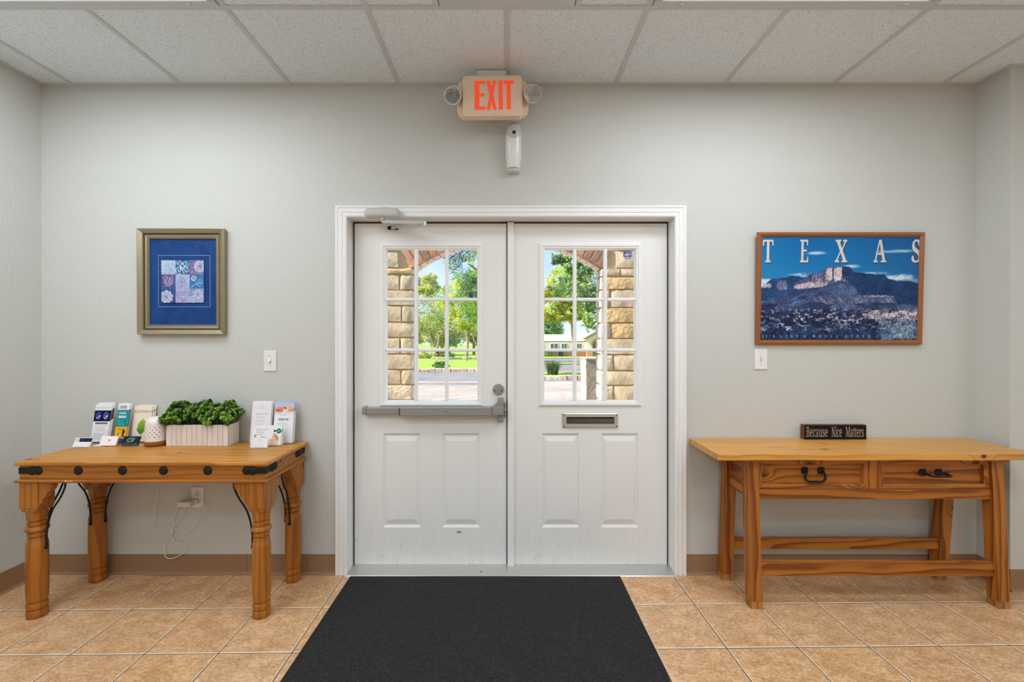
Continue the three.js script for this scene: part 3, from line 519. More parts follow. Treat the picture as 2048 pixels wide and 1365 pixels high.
function lightSwitch(label, x, y, up) {
  const t = thing('light_switch', label, 'light switch', [x, y, 0]);
  obj('plate', box(0.0715, 0.115, 0.006, 0, 0, 0.003, 0.0028, 3), M.white, t);
  obj('slot_opening', span(-0.005, 0.005, -0.012, 0.012, 0.0055, 0.0064), M.grayPlastic, t);
  const g = box(0.0085, 0.024, 0.010, 0, 0, 0, 0.002); g.rotateX(up ? -0.5 : 0.5); g.translate(0, up ? 0.003 : -0.003, 0.009); obj('toggle', g, M.white, t);
  for (const s of [-1, 1]) obj('screw', cyl(0.0028, 0.0028, 0.0012, 0, s * 0.030, 0.0064, 'z', 10), M.grayPlastic, t);
}
lightSwitch('white light switch on the wall between the floral picture and the door', -1.331, 1.200, true);
lightSwitch('white light switch tucked below the lower left corner of the landscape poster', 1.426, 1.210, false);
{ // outlet, plug-in adapter, cable
  const t = thing('wall_outlet', 'white duplex wall outlet under the left table', 'outlet', [-1.738, 0.434, 0]);
  obj('plate', box(0.0715, 0.115, 0.006, 0, 0, 0.003, 0.0028, 3), M.white, t);
  for (const s of [-1, 1]) {
    const f = obj('receptacle', [cyl(0.0165, 0.0165, 0.003, 0, s * 0.0205, 0.0068, 'z', 28)], M.offwhite, t);
    obj('slot', [span(-0.0075, -0.0055, s * 0.0205 - 0.001, s * 0.0205 + 0.008, 0.008, 0.0088), span(0.0055, 0.0075, s * 0.0205 - 0.001, s * 0.0205 + 0.007, 0.008, 0.0088), cyl(0.0028, 0.0028, 0.0009, 0, s * 0.0205 - 0.0075, 0.0084, 'z', 10)], M.darkHole, f);
  }
  const a = thing('power_adapter', 'grey-white plug-in power adapter in the wall outlet', 'power adapter', [-1.762, 0.412, 0.0085]);
  obj('adapter_body', [box(0.072, 0.03, 0.052, -0.015, 0, 0.027, 0.004, 3)], M.offwhite, a);
  obj('plug_base', [box(0.03, 0.026, 0.012, 0.018, 0.0, 0.006, 0.003)], M.offwhite, a);
  const K = 1 / 7.187, W = (q, z) => q.map(([px, py, dz = 0]) => [(290 + px * K - 1014) * (CAM_Z - z - dz) / FOCAL, CAM_Y - (950 + py * K - 683) * (CAM_Z - z - dz) / FOCAL, z + dz]);
  const r = 0.0022, pieces = [
    W([[210, 100, 0.06], [196, 150, 0.03], [180, 200], [165, 400], [135, 600], [104, 690], [118, 730], [160, 752], [290, 755], [390, 783], [500, 797], [580, 820], [660, 790], [740, 710], [818, 595, -0.006]], 0.018),
    W([[566, 375, 0.02], [570, 500], [545, 600], [470, 690], [412, 755], [385, 820], [370, 880], [300, 980], [275, 1080], [298, 1185], [350, 1210], [450, 1190], [560, 1120], [612, 1066, -0.004], [600, 1045, -0.008]], 0.016),
    W([[496, 412, 0.006], [440, 550], [410, 650], [404, 760], [388, 830], [376, 890], [420, 955], [480, 985], [575, 1010, -0.006]], 0.013),
    W([[790, 330, 0.03], [840, 400, 0.01], [872, 470], [880, 530, -0.004]], 0.012),
  ];
  const c = tag(obj('charging_cable', pieces.map((p) => tube(p, r, 90, 8)), M.cable), 'thin white charging cable looped and hanging under the left table', 'cable');
  obj('cable_tie', [cyl(0.006, 0.006, 0.018, ...W([[384, 815]], 0.016)[0], 'y', 12)], M.cable, c);
}

/* ------------------------------------------------------------------ floor mat */
{
  const t = thing('floor_mat', 'large black entrance mat in front of the double door', 'floor mat', [-0.121, 0.0005, 1.36]), w = 1.5, d = 2.66;
  obj('rubber_border', [box(w, 0.004, d, 0, 0.002, 0, 0.0015)], M.matEdge, t);
  const g = metres(box(w - 0.035, 0.005, d - 0.035, 0, 0.0055, 0, 0.002), 2.2); obj('mat_pile', g, M.mat, t);
}

/* ------------------------------------------------------------------ left table: carved, iron-trimmed */
const TOP_L = 0.7495;
{
  const x0 = -2.296, x1 = -1.112, z0 = 0.012, z1 = 0.443, cx = (x0 + x1) / 2, cz = (z0 + z1) / 2, W = x1 - x0, D = z1 - z0;
  const t = thing('carved_table', 'carved honey pine table with turned legs and black iron studs, left of the door', 'table', [cx, 0, cz]);
  const wood = (g, ax, ou = R(0, 1), ov = R(0, 1)) => grain(g, ax, 0.5, 2, ou, ov);
  // top with a rounded, slightly worn edge
  const s = new THREE.Shape(); const hx = W / 2 - 0.010, hz = D / 2 - 0.010; s.moveTo(-hx, -hz); s.lineTo(hx, -hz); s.lineTo(hx, hz); for (let k = 1; k < 24; k++) s.lineTo(hx - 2 * hx * k / 24, hz + (k % 5 ? 0.0007 * Math.sin(k * 2.3) : -0.001)); s.lineTo(-hx, hz); s.closePath();
  const tg = new THREE.ExtrudeGeometry(s, { depth: 0.006, bevelEnabled: true, bevelThickness: 0.008, bevelSize: 0.010, bevelSegments: 4 }); tg.rotateX(Math.PI / 2); tg.translate(0, TOP_L - 0.008, 0);
  obj('tabletop', wood(prep(tg), 'x', 0.1, 0.2), M.pineA, t);
  const ax0 = -2.284 - cx, ax1 = -1.131 - cx, az0 = 0.022 - cz, az1 = 0.428 - cz, yt = 0.7275, yb = 0.664;
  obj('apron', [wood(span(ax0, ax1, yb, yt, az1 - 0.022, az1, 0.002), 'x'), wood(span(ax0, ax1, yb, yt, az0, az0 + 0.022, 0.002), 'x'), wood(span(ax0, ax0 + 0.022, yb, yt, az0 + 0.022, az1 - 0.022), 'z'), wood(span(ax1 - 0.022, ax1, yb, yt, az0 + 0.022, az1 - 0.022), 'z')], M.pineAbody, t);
  // lower moulding: a rounded bead mitred round the apron
  const bead = [[-0.02, 0.664], [0.006, 0.664], [0.012, 0.661], [0.0135, 0.656], [0.012, 0.651], [0.006, 0.648], [-0.02, 0.648]];
  const c4 = [[ax0, az0, -1, -1], [ax1, az0, 1, -1], [ax1, az1, 1, 1], [ax0, az1, -1, 1]];
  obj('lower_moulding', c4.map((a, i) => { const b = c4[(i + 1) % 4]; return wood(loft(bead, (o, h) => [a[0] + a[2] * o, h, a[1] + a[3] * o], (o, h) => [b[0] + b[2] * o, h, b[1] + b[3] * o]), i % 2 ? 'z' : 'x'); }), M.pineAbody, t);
  obj('paint_fleck', [[-0.352, 0.006], [-0.343, 0.004], [-0.331, 0.005], [-0.323, 0.003]].map(([x, q]) => new THREE.SphereGeometry(q * 0.6, 8, 6).scale(1.3, 0.7, 0.5).translate(x, 0.6585, az1 + 0.0128)), M.white, t);
  // legs
  const prof = [[0, 0], [0.036, 0], [0.0385, 0.004], [0.0400, 0.02], [0.0385, 0.033], [0.0325, 0.037], [0.0325, 0.041], [0.039, 0.046], [0.0405, 0.056], [0.039, 0.066], [0.0325, 0.070], [0.0325, 0.075], [0.0385, 0.081], [0.0405, 0.12], [0.0412, 0.22], [0.0405, 0.335], [0.039, 0.355], [0.0365, 0.360], [0.0355, 0.376], [0.0295, 0.380], [0.0295, 0.384], [0.0365, 0.388], [0.0365, 0.398], [0.033, 0.402], [0.031, 0.405], [0.0415, 0.411], [0.0445, 0.420], [0.0415, 0.429], [0.031, 0.435], [0.030, 0.438], [0.0365, 0.442], [0.0365, 0.452], [0.0295, 0.456], [0.0295, 0.460], [0.037, 0.465], [0.0385, 0.485], [0.0395, 0.500], [0.041, 0.510], [0, 0.510]];
  const legAt = (lx, lz, sx, sz) => {
    const leg = new THREE.Group(); leg.name = numbered('leg'); t.add(leg); leg.position.set(lx, 0, lz);
    const lg = prep(toCreasedNormals(lathe(prof, 40), 0.55)), uv = lg.attributes.uv, p = lg.attributes.position, ou = R(0, 1), ov = R(0, 1);
    for (let i = 0; i < p.count; i++) { const a = Math.atan2(p.getZ(i), p.getX(i)); uv.setXY(i, p.getY(i) * 0.5 + ou, Math.abs(a) * 0.04 * 2 + ov); }
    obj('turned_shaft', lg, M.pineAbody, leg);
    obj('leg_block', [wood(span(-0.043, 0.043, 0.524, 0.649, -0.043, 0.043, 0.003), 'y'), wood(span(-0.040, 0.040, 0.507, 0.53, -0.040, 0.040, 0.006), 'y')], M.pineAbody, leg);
    const br = new THREE.Shape(); br.moveTo(0, 0.648); br.lineTo(0.066, 0.648); br.lineTo(0.066, 0.632); br.quadraticCurveTo(0.058, 0.610, 0.046, 0.604); br.quadraticCurveTo(0.040, 0.598, 0.036, 0.586); br.quadraticCurveTo(0.028, 0.572, 0.018, 0.572); br.lineTo(0.018, 0.556); br.quadraticCurveTo(0.008, 0.548, 0, 0.530); br.closePath();
    const bg = () => prep(new THREE.ExtrudeGeometry(br, { depth: 0.024, bevelEnabled: true, bevelThickness: 0.003, bevelSize: 0.002, bevelSegments: 2, curveSegments: 8 }));
    const b1 = bg(); b1.translate(0.043, 0, -0.012); if (sx < 0) b1.rotateY(Math.PI); b1.translate(0, 0, -sz * 0.024);
    const fix = b1, b2 = bg(); b2.translate(0.043, 0, -0.012); b2.rotateY(sz > 0 ? -Math.PI / 2 : Math.PI / 2); b2.translate(-sx * 0.024, 0, 0);
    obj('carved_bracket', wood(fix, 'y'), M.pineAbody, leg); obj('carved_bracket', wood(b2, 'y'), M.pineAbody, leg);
    // S-shaped iron braces, one along each side
    for (const d of ['x', 'z']) {
      const q = [[0.135, 0.652, 0], [0.132, 0.615], [0.108, 0.56], [0.075, 0.51], [0.055, 0.455], [0.0445, 0.39], [0.0442, 0.335]].map(([o, y]) => (d === 'x' ? [sx * o, y, 0] : [0, y, sz * o]));
      const tip = d === 'x' ? [sx * 0.043, 0.328, 0] : [0, 0.328, sz * 0.043];
      const mm = [tube(q, 0.0042, 40, 8), new THREE.SphereGeometry(0.008, 12, 8).scale(1, 1.3, 1).translate(...tip)];
      obj('iron_brace', mm, M.iron, leg);
    }
    return leg;
  };
  const fx0 = -2.243 - cx, fx1 = -1.172 - cx, bz = 0.066 - cz, fz = 0.387 - cz;
  for (const [x, z, sx, sz] of [[fx0, fz, 1, -1], [fx1, fz, -1, -1], [fx0, bz, 1, 1], [fx1, bz, -1, 1]]) legAt(x, z, sx, sz);
  // black iron studs and corner straps
  const stud = (x, y, z, ry) => { const g = lathe([[0, 0.009], [0.007, 0.0085], [0.012, 0.006], [0.014, 0.004], [0.0205, 0.0025], [0.021, 0], [0, 0]], 20); g.rotateX(Math.PI / 2); g.rotateY(ry); g.translate(x, y, z); return g; };
  for (const px of [156, 244.5, 326.5, 415]) obj('iron_stud', stud((px - 1014) * 2.13 / FOCAL - cx, 0.7045, az1, 0), M.iron, t);
  const strap = (sx, sz) => {
    const X = sx > 0 ? ax1 : ax0, Z = sz > 0 ? az1 : az0, l = 0.082, o = 0.0025;
    obj('corner_strap', [span(X + sx * o, X - sx * l, 0.689, 0.7195, Z, Z + sz * o, 0.001), span(X, X + sx * o, 0.689, 0.7195, Z + sz * o, Z - sz * l, 0.001), stud(X - sx * (l + 0.006), 0.7045, Z, sz > 0 ? 0 : Math.PI), stud(X - sx * (l - 0.022), 0.7045, Z + sz * 0.001, sz > 0 ? 0 : Math.PI), stud(X, 0.7045, Z - sz * (l + 0.006), sx > 0 ? Math.PI / 2 : -Math.PI / 2), stud(X + sx * 0.001, 0.7045, Z - sz * (l - 0.022), sx > 0 ? Math.PI / 2 : -Math.PI / 2)], M.iron, t);
  };
  for (const sx of [-1, 1]) for (const sz of [-1, 1]) strap(sx, sz);
}

/* ------------------------------------------------------------------ right table: plank console with two drawers */
const TOP_R = 0.766;
{
  const x0 = 1.018, x1 = 2.584, z0 = 0.01, z1 = 0.362, cx = (x0 + x1) / 2, cz = (z0 + z1) / 2;
  const t = thing('console_table', 'rustic pine console table with two drawers and straight splayed legs, right of the door', 'table', [cx, 0, cz]);
  const wood = (g, ax, ou = R(0, 1), ov = R(0, 1)) => grain(g, ax, 0.5, 2, ou, ov);
  const X = (x) => x - cx, Z = (z) => z - cz;
  // top: three planks with a wavy front edge
  const planks = [[z0, 0.126], [0.1268, 0.243], [0.2438, z1]];
  planks.forEach(([a, b], i) => {
    const s = new THREE.Shape(), n = 40, e = 0.004; s.moveTo(X(x0) + e, Z(a)); for (let k = 1; k <= 3; k++) s.lineTo(mix(X(x0) + e, X(x1) - e, k / 3), Z(a)); 
    for (let k = n; k >= 0; k--) { const u = k / n; s.lineTo(mix(X(x0) + e, X(x1) - e, u), Z(b) + (i === 2 ? -e + 0.0028 * Math.sin(u * 17 + 1) + 0.002 * Math.sin(u * 41) : 0)); }
    s.closePath();
    const g = new THREE.ExtrudeGeometry(s, { depth: 0.025, bevelEnabled: true, bevelThickness: 0.0035, bevelSize: i === 2 ? 0.0035 : 0.0004, bevelSegments: 2 }); g.rotateX(Math.PI / 2); g.translate(0, TOP_R - 0.0035, 0);
    obj('top_plank', wood(prep(g), 'x', 0.05 + i * 0.3, 0.1 + i * 0.27), M.pineTop, t);
  });
  // legs lean towards the room at the front, towards the wall at the back
  const leg = (xa, xb, zt, zb, w) => {
    const y1 = 0.7335, foot = 0.036, P = (y) => { const k = 1 - y / y1; return [X(mix(xa, xb, k)), y, Z(mix(zt, zb, k))]; };
    const sec = (y, d) => { const [a, , c] = P(y); return [[a - w / 2, y, c - d / 2], [a + w / 2, y, c - d / 2], [a + w / 2, y, c + d / 2], [a - w / 2, y, c + d / 2]]; };
    const mk = (lo, hi) => { const a = sec(lo, 0.058), b = sec(hi, 0.056), pos = []; const q = (p, r, s, u) => pos.push(...p, ...r, ...s, ...p, ...s, ...u); for (let k = 0; k < 4; k++) { const n = (k + 1) % 4; q(a[n], a[k], b[k], b[n]); } q(b[3], b[2], b[1], b[0]); q(a[0], a[1], a[2], a[3]); const g = new THREE.BufferGeometry(); g.setAttribute('position', new THREE.Float32BufferAttribute(pos, 3)); g.computeVertexNormals(); return prep(g); };
    const m = obj('leg', wood(mk(foot, y1), 'y'), M.pineB, t);
    part(obj('worn_foot', wood(mk(0, foot), 'y'), M.pineEnd, m), 'paler worn leg end');
  };
  leg(1.214, 1.223, 0.282, 0.308, 0.056); leg(2.424, 2.434, 0.282, 0.308, 0.056); leg(1.214, 1.207, 0.078, 0.042, 0.056); leg(2.402, 2.384, 0.078, 0.042, 0.056);
  for (const x of [1.214, 2.424]) obj('corner_block', wood(span(X(x - 0.045), X(x + 0.045), 0.716, 0.7335, Z(0.24), Z(0.325), 0.004), 'x'), M.pineB, t);
  // frame rails
  obj('front_rail', wood(span(X(1.243), X(2.402), 0.527, 0.5745, Z(0.276), Z(0.306), 0.003), 'x'), M.pineB, t);
  obj('back_rail', wood(span(X(1.243), X(2.372), 0.527, 0.735, Z(0.050), Z(0.074), 0.003), 'x'), M.pineB, t);
  for (const x of [1.216, 2.412]) { obj('side_rail', wood(span(X(x - 0.013), X(x + 0.013), 0.527, 0.582, Z(0.085), Z(0.268), 0.003), 'z'), M.pineB, t); obj('side_panel', wood(span(X(x - 0.008) + 0.002, X(x + 0.008), 0.583, 0.735, Z(0.085), Z(0.255), 0.002), 'z'), M.pineB, t); }
  obj('centre_stile', wood(span(X(1.8), X(1.847), 0.575, 0.735, Z(0.27), Z(0.300), 0.002), 'y'), M.pineB, t);
  obj('top_rail', wood(span(X(1.243), X(2.398), 0.722, 0.735, Z(0.272), Z(0.301), 0.002), 'x'), M.pineB, t);
  obj('front_stretcher', wood(span(X(1.250), X(2.405), 0.152, 0.217, Z(0.286), Z(0.318), 0.003), 'x'), M.pineB, t);
  obj('back_stretcher', wood(span(X(1.236), X(2.364), 0.172, 0.230, Z(0.044), Z(0.070), 0.003), 'x'), M.pineB, t);
  // drawers: mitred frame round a recessed panel, iron bail pull
  const drawer = (xa, xb, open) => {
    const d = new THREE.Group(); d.name = numbered('drawer'); t.add(d); d.position.set(X((xa + xb) / 2), 0.648, Z(0.292));
    const w = xb - xa, h = 0.145;
    const pr = [[0, -0.010], [0.002, -0.004], [0.004, 0.004], [0.010, 0.008], [0.026, 0.0085], [0.028, 0.006], [0.028, -0.012]];
    obj('drawer_frame', mitred(w - 0.056, h - 0.056, pr).map((g, i) => wood(g, i < 2 ? 'x' : 'y')), M.pineB, d);
    obj('drawer_panel', wood(span(-w / 2 + 0.026, w / 2 - 0.026, -h / 2 + 0.026, h / 2 - 0.026, -0.016, -0.009), 'x'), M.pineB, d);
    obj('drawer_box', wood(span(-w / 2 + 0.01, w / 2 - 0.01, -h / 2 + 0.005, h / 2 - 0.012, -0.20, -0.0165), 'x'), M.pineB, d);
    const hd = new THREE.Group(); hd.name = numbered('handle'); d.add(hd); hd.position.set(open ? -0.004 : 0.008, open ? 0.006 : 0.016, -0.009);
    // the handle is one piece of ironwork
    const rosette = (x) => [lathe([[0, 0.012], [0.006, 0.011], [0.009, 0.006], [0.016, 0.004], [0.018, 0], [0, 0]], 16).rotateX(Math.PI / 2).translate(x, 0, 0), cyl(0.005, 0.005, 0.022, x, -0.001, 0.012, 'z', 12), ...[0.8, 2.3, 3.9, 5.5].map((a) => new THREE.SphereGeometry(0.0075, 10, 8).scale(1, 1, 0.5).translate(x + Math.cos(a) * 0.014, Math.sin(a) * 0.014, 0.003))];
    const bail = tube([[-0.041, -0.002, 0.018], [-0.049, -0.018, 0.02], [-0.047, -0.040, 0.021], [-0.035, -0.049, 0.022], [0, -0.050, 0.022], [0.035, -0.049, 0.022], [0.047, -0.040, 0.021], [0.049, -0.018, 0.02], [0.041, -0.002, 0.018]], 0.0055, 60, 8);
    if (open) { const g = prep(bail); g.translate(0, 0, -0.018); g.rotateX(-1.48); g.translate(0, 0, 0.018); hd.remove(); obj('bail_pull', [...rosette(-0.040), ...rosette(0.040), g, tube([[-0.085, -0.004, 0.014], [-0.05, 0, 0.02], [0.05, 0.004, 0.02], [0.085, 0.006, 0.014]], 0.0028, 20, 6)], M.iron, d); d.remove(hd); }
    else { d.remove(hd); const g = [...rosette(-0.041), ...rosette(0.041), bail]; obj('bail_pull', g, M.iron, d); }
    const last = d.children[d.children.length - 1]; last.position.copy(hd.position);
  };
  drawer(1.2445, 1.7985, false); drawer(1.8485, 2.396, true);
}
{ // lettered block on the right table
  const t = thing('wooden_sign', 'small black wooden block sign lettered Because Nice Matters on the right table', 'sign', [1.8175, TOP_R, 0.026]);
  obj('sign_block', grain(box(0.345, 0.081, 0.030, 0, 0.0406, 0, 0.002), 'x'), std('sign side', lin(104, 58, 34), 0.6), t);
  const tx = canvasTex(1024, 240, (c, w, h) => { c.fillStyle = '#171517'; c.fillRect(0, 0, w, h); c.fillStyle = '#b3a28c'; c.textAlign = 'center'; c.textBaseline = 'alphabetic'; c.font = '236px serif'; for (const [word, a, b] of [['Because', 26, 385], ['Nice', 445, 622], ['Matters', 680, 985]]) { c.save(); c.translate((a + b) / 2, 198); c.scale((b - a) / c.measureText(word).width, 1); c.fillText(word, 0, 0); c.restore(); } for (let k = 0; k < 260; k++) { c.fillStyle = `rgba(${60 + 60 * rnd()},${50 + 40 * rnd()},${40},0.22)`; c.fillRect(rnd() * w, rnd() * h, 1 + rnd() * 4, 1 + rnd() * 2); } });
  const face = printed('sign_face', 0.342, 0.078, 0.0012, tx, M.blackPaint, t); face.position.set(0, 0.0016, 0.0156);
}

/* ------------------------------------------------------------------ framed floral picture */
{
  const t = thing('framed_picture', 'gold-framed blue picture of nine floral squares above the left table', 'framed picture', [-1.8145, 1.6435, 0.004]);
  const iw = 0.372, ih = 0.48, lean = new THREE.Group();
  t.rotation.x = 0.006;
  const outer = [[0.020, 0.004], [0.020, 0.013], [0.0225, 0.013], [0.0235, 0.008], [0.0255, 0.008], [0.0265, 0.0135], [0.030, 0.022], [0.052, 0.031], [0.0545, 0.0305], [0.0555, 0.026], [0.0545, 0.022], [0.056, 0.017], [0.054, 0.012], [0.055, 0.0]];
  obj('frame_moulding', mitred(iw, ih, outer), M.gold, t);
  obj('frame_groove', mitred(iw, ih, [[0.0228, 0.0090], [0.0266, 0.0092]]), M.goldDark, t);
  obj('inner_rail', mitred(iw, ih, [[0, 0.0], [0, 0.010], [0.003, 0.0125], [0.008, 0.0115], [0.0085, 0.014], [0.019, 0.0165], [0.0205, 0.012]]), M.gold, t);
  const beads = []; const bead = (x, y) => { const g = new THREE.SphereGeometry(0.0029, 6, 5); g.translate(x, y, 0.0118); beads.push(g); };
  for (let k = 0; k <= 70; k++) { const x = -iw / 2 + iw * k / 70; bead(x, ih / 2 + 0.004); bead(x, -ih / 2 - 0.004); } for (let k = 0; k <= 90; k++) { const y = -ih / 2 + ih * k / 90; bead(-iw / 2 - 0.004, y); bead(iw / 2 + 0.004, y); }
  obj('bead_trim', beads, M.gold, t);
  const r = rngOf(31);
  const matTex = canvasTex(760, 980, (c, w, h) => {
    c.fillStyle = '#10498a'; c.fillRect(0, 0, w, h);
    for (let k = 0; k < 700; k++) { const x = r() * w, y = r() * h, q = 20 + r() * 90; const g = c.createRadialGradient(x, y, 0, x, y, q); const col = r() < 0.5 ? '20,60,130' : r() < 0.5 ? '18,96,150' : '30,58,128'; g.addColorStop(0, `rgba(${col},0.22)`); g.addColorStop(1, `rgba(${col},0)`); c.fillStyle = g; c.fillRect(x - q, y - q, 2 * q, 2 * q); }
    c.strokeStyle = 'rgba(70,150,190,0.42)'; c.lineWidth = 3;
    for (let k = 0; k < 26; k++) { const x = r() * w, y = r() * h, s = 40 + r() * 60, a = r() * 6.28; c.save(); c.translate(x, y); c.rotate(a); c.beginPath(); for (let q = 0; q < 40; q++) { const th = q * 0.22, rr = s * Math.exp(-q * 0.055); c.lineTo(rr * Math.cos(th), rr * Math.sin(th)); } c.stroke(); c.beginPath(); c.ellipse(s, 0, s * 0.7, s * 0.28, 0.5, 0, 6.28); c.stroke(); c.restore(); }
    c.strokeStyle = '#b9c6d8'; c.lineWidth = 4; const f = 760 / 142.8, L = (311.8 - 294.6) * f, Tt = (510 - 475) * f; c.strokeRect(L, Tt, 111.5 * f, 110.5 * f);
  });
  const mt = printed('picture_mat', iw, ih, 0.003, matTex, M.white, t, lin(226, 230, 238)); mt.position.set(0, -ih / 2, 0.0025);
  const art = canvasTex(768, 768, (c, w) => {
    const S = 256, bg = [['#cfe0ef', '#a9c6e0'], ['#2f6fa4', '#2a6a9c'], ['#8a6f9c', '#9a86b4'], ['#6a4a74', '#4c5790'], ['#c3d0ea', '#b9c0de'], ['#2e74b0', '#3a86ba'], ['#235a92', '#1e4f86'], ['#b9b3da', '#c6bfe0'], ['#8e9cc8', '#a5b2d8']];
    const petal = (x, y, n, R1, col, line) => { for (let ring = 3; ring >= 1; ring--) for (let k = 0; k < n; k++) { const a = k * 6.283 / n + ring * 0.4, q = R1 * ring / 3; c.save(); c.translate(x, y); c.rotate(a); c.fillStyle = col; c.strokeStyle = line; c.lineWidth = 3; c.beginPath(); c.ellipse(q * 0.55, 0, q * 0.5, q * 0.34, 0, 0, 6.28); c.fill(); c.stroke(); c.restore(); } c.fillStyle = line; c.beginPath(); c.arc(x, y, R1 * 0.12, 0, 6.28); c.fill(); };
    const curl = (x, y, s, a, col, lw) => { c.save(); c.translate(x, y); c.rotate(a); c.strokeStyle = col; c.lineWidth = lw; c.beginPath(); for (let q = 0; q < 60; q++) { const th = q * 0.16, rr = s * (1 - q / 66); c.lineTo(rr * Math.cos(th) - s * 0.2, rr * Math.sin(th)); } c.stroke(); c.restore(); };
    for (let i = 0; i < 9; i++) {
      const x = (i % 3) * S, y = Math.floor(i / 3) * S; c.save(); c.beginPath(); c.rect(x, y, S, S); c.clip(); const g = c.createLinearGradient(x, y, x + S, y + S); g.addColorStop(0, bg[i][0]); g.addColorStop(1, bg[i][1]); c.fillStyle = g; c.fillRect(x, y, S, S);
      for (let k = 0; k < 120; k++) { c.fillStyle = `rgba(255,255,255,${0.03 + 0.08 * r()})`; c.beginPath(); c.arc(x + r() * S, y + r() * S, 3 + r() * 12, 0, 6.28); c.fill(); }
      if (i === 0) for (let k = 0; k < 60; k++) { c.fillStyle = 'rgba(255,255,255,0.35)'; c.beginPath(); c.arc(x + r() * S, y + r() * S, 6, 0, 6.28); c.fill(); }
      if (i === 1) for (const s of [-1, 1]) { curl(x + 128 + s * 70, y + 60, 60, s < 0 ? 3.1 : 0, '#cfe4ee', 12); curl(x + 128 + s * 60, y + 190, 70, s < 0 ? 1 : 2, '#e2eef6', 14); c.fillStyle = '#dfeaf4'; c.beginPath(); c.ellipse(x + 128 + s * 26, y + 130, 14, 44, s * 0.5, 0, 6.28); c.fill(); c.fillStyle = '#dfeaf4'; c.beginPath(); c.arc(x + 128, y + 64, 20, 0, 6.28); c.fill(); }
      if (i === 2) petal(x + 190, y + 110, 11, 110, '#dcd9ec', '#4b4f84');
      if (i === 3) { for (const s of [-1, 1]) { curl(x + 128 + s * 60, y + 60, 48, s, '#d6d8ef', 7); curl(x + 128 + s * 46, y + 130, 40, -s, '#c4c8ea', 6); } for (let k = 0; k < 90; k++) { c.fillStyle = 'rgba(222,224,246,0.75)'; const a = (r() - 0.5) * 150 * (0.4 + r()); c.beginPath(); c.arc(x + 128 + a, y + 40 + r() * 170, 3 + r() * 5, 0, 6.28); c.fill(); } }
      if (i === 4) { for (const s of [1, 0.7, 0.45]) curl(x + 140, y + 128, 110 * s, 0.4, '#8f9cc6', 7); curl(x + 60, y + 220, 70, 2, '#98a4cc', 6); }
      if (i === 5) { petal(x + 70, y + 70, 7, 56, '#cfd6ec', '#4d6aa0'); curl(x + 190, y + 160, 70, 1.4, '#a9d0e8', 10); c.strokeStyle = '#bcdcee'; c.lineWidth = 8; c.beginPath(); c.moveTo(x + 30, y + 230); c.quadraticCurveTo(x + 110, y + 150, x + 240, y + 150); c.stroke(); }
      if (i === 6) petal(x + 90, y + 150, 9, 118, '#d8ddee', '#35507f');
      if (i === 7) for (let k = 0; k < 6; k++) { c.strokeStyle = '#8e88bc'; c.lineWidth = 5; c.beginPath(); c.moveTo(x + 128, y + 250); c.quadraticCurveTo(x + 40 + k * 40, y + 140, x - 20 + k * 60, y + 60); c.stroke(); curl(x + 30 + k * 42, y + 70, 24, k, '#9a94c6', 5); }
      if (i === 8) { petal(x + 150, y + 100, 8, 96, '#d3d9ee', '#5a6598'); curl(x + 60, y + 190, 70, 0.5, '#e4e8f6', 12); curl(x + 190, y + 200, 60, 2.5, '#e4e8f6', 10); }
      c.restore();
    }
    c.globalAlpha = 0.10; c.fillStyle = '#6d7fd0'; c.fillRect(0, 0, w, w); c.globalAlpha = 1;
    const im = c.getImageData(0, 0, w, w), src = new Uint8ClampedArray(im.data), d = im.data;          // hand-printed softness
    for (let y = 0; y < w; y++) for (let x = 0; x < w; x++) { const u = x / w, v = y / w, dx = Math.round((fbm(u, v, 70, 70, 2, 61) - 0.5) * 16), dy = Math.round((fbm(u, v, 70, 70, 2, 67) - 0.5) * 16), cx2 = Math.floor(x / S), cy2 = Math.floor(y / S), sx = Math.min(cx2 * S + S - 1, Math.max(cx2 * S, x + dx)), sy = Math.min(cy2 * S + S - 1, Math.max(cy2 * S, y + dy)), m = 1 + (fbm(u, v, 60, 60, 3, 71) - 0.5) * 0.45; for (let n = 0; n < 3; n++) d[(y * w + x) * 4 + n] = Math.min(255, src[(sy * w + sx) * 4 + n] * m); }
    c.putImageData(im, 0, 0);
  });
  const pic = printed('raised_artwork', 0.2375, 0.2375, 0.006, art, std('art edge', lin(40, 50, 90), 0.6), t, lin(236, 238, 242)); pic.position.set(-0.0005, -0.117, 0.0072);
  const gl = new THREE.PlaneGeometry(iw, ih); gl.translate(0, 0, 0.0118); obj('glass_front', gl, M.glazing, t);
}

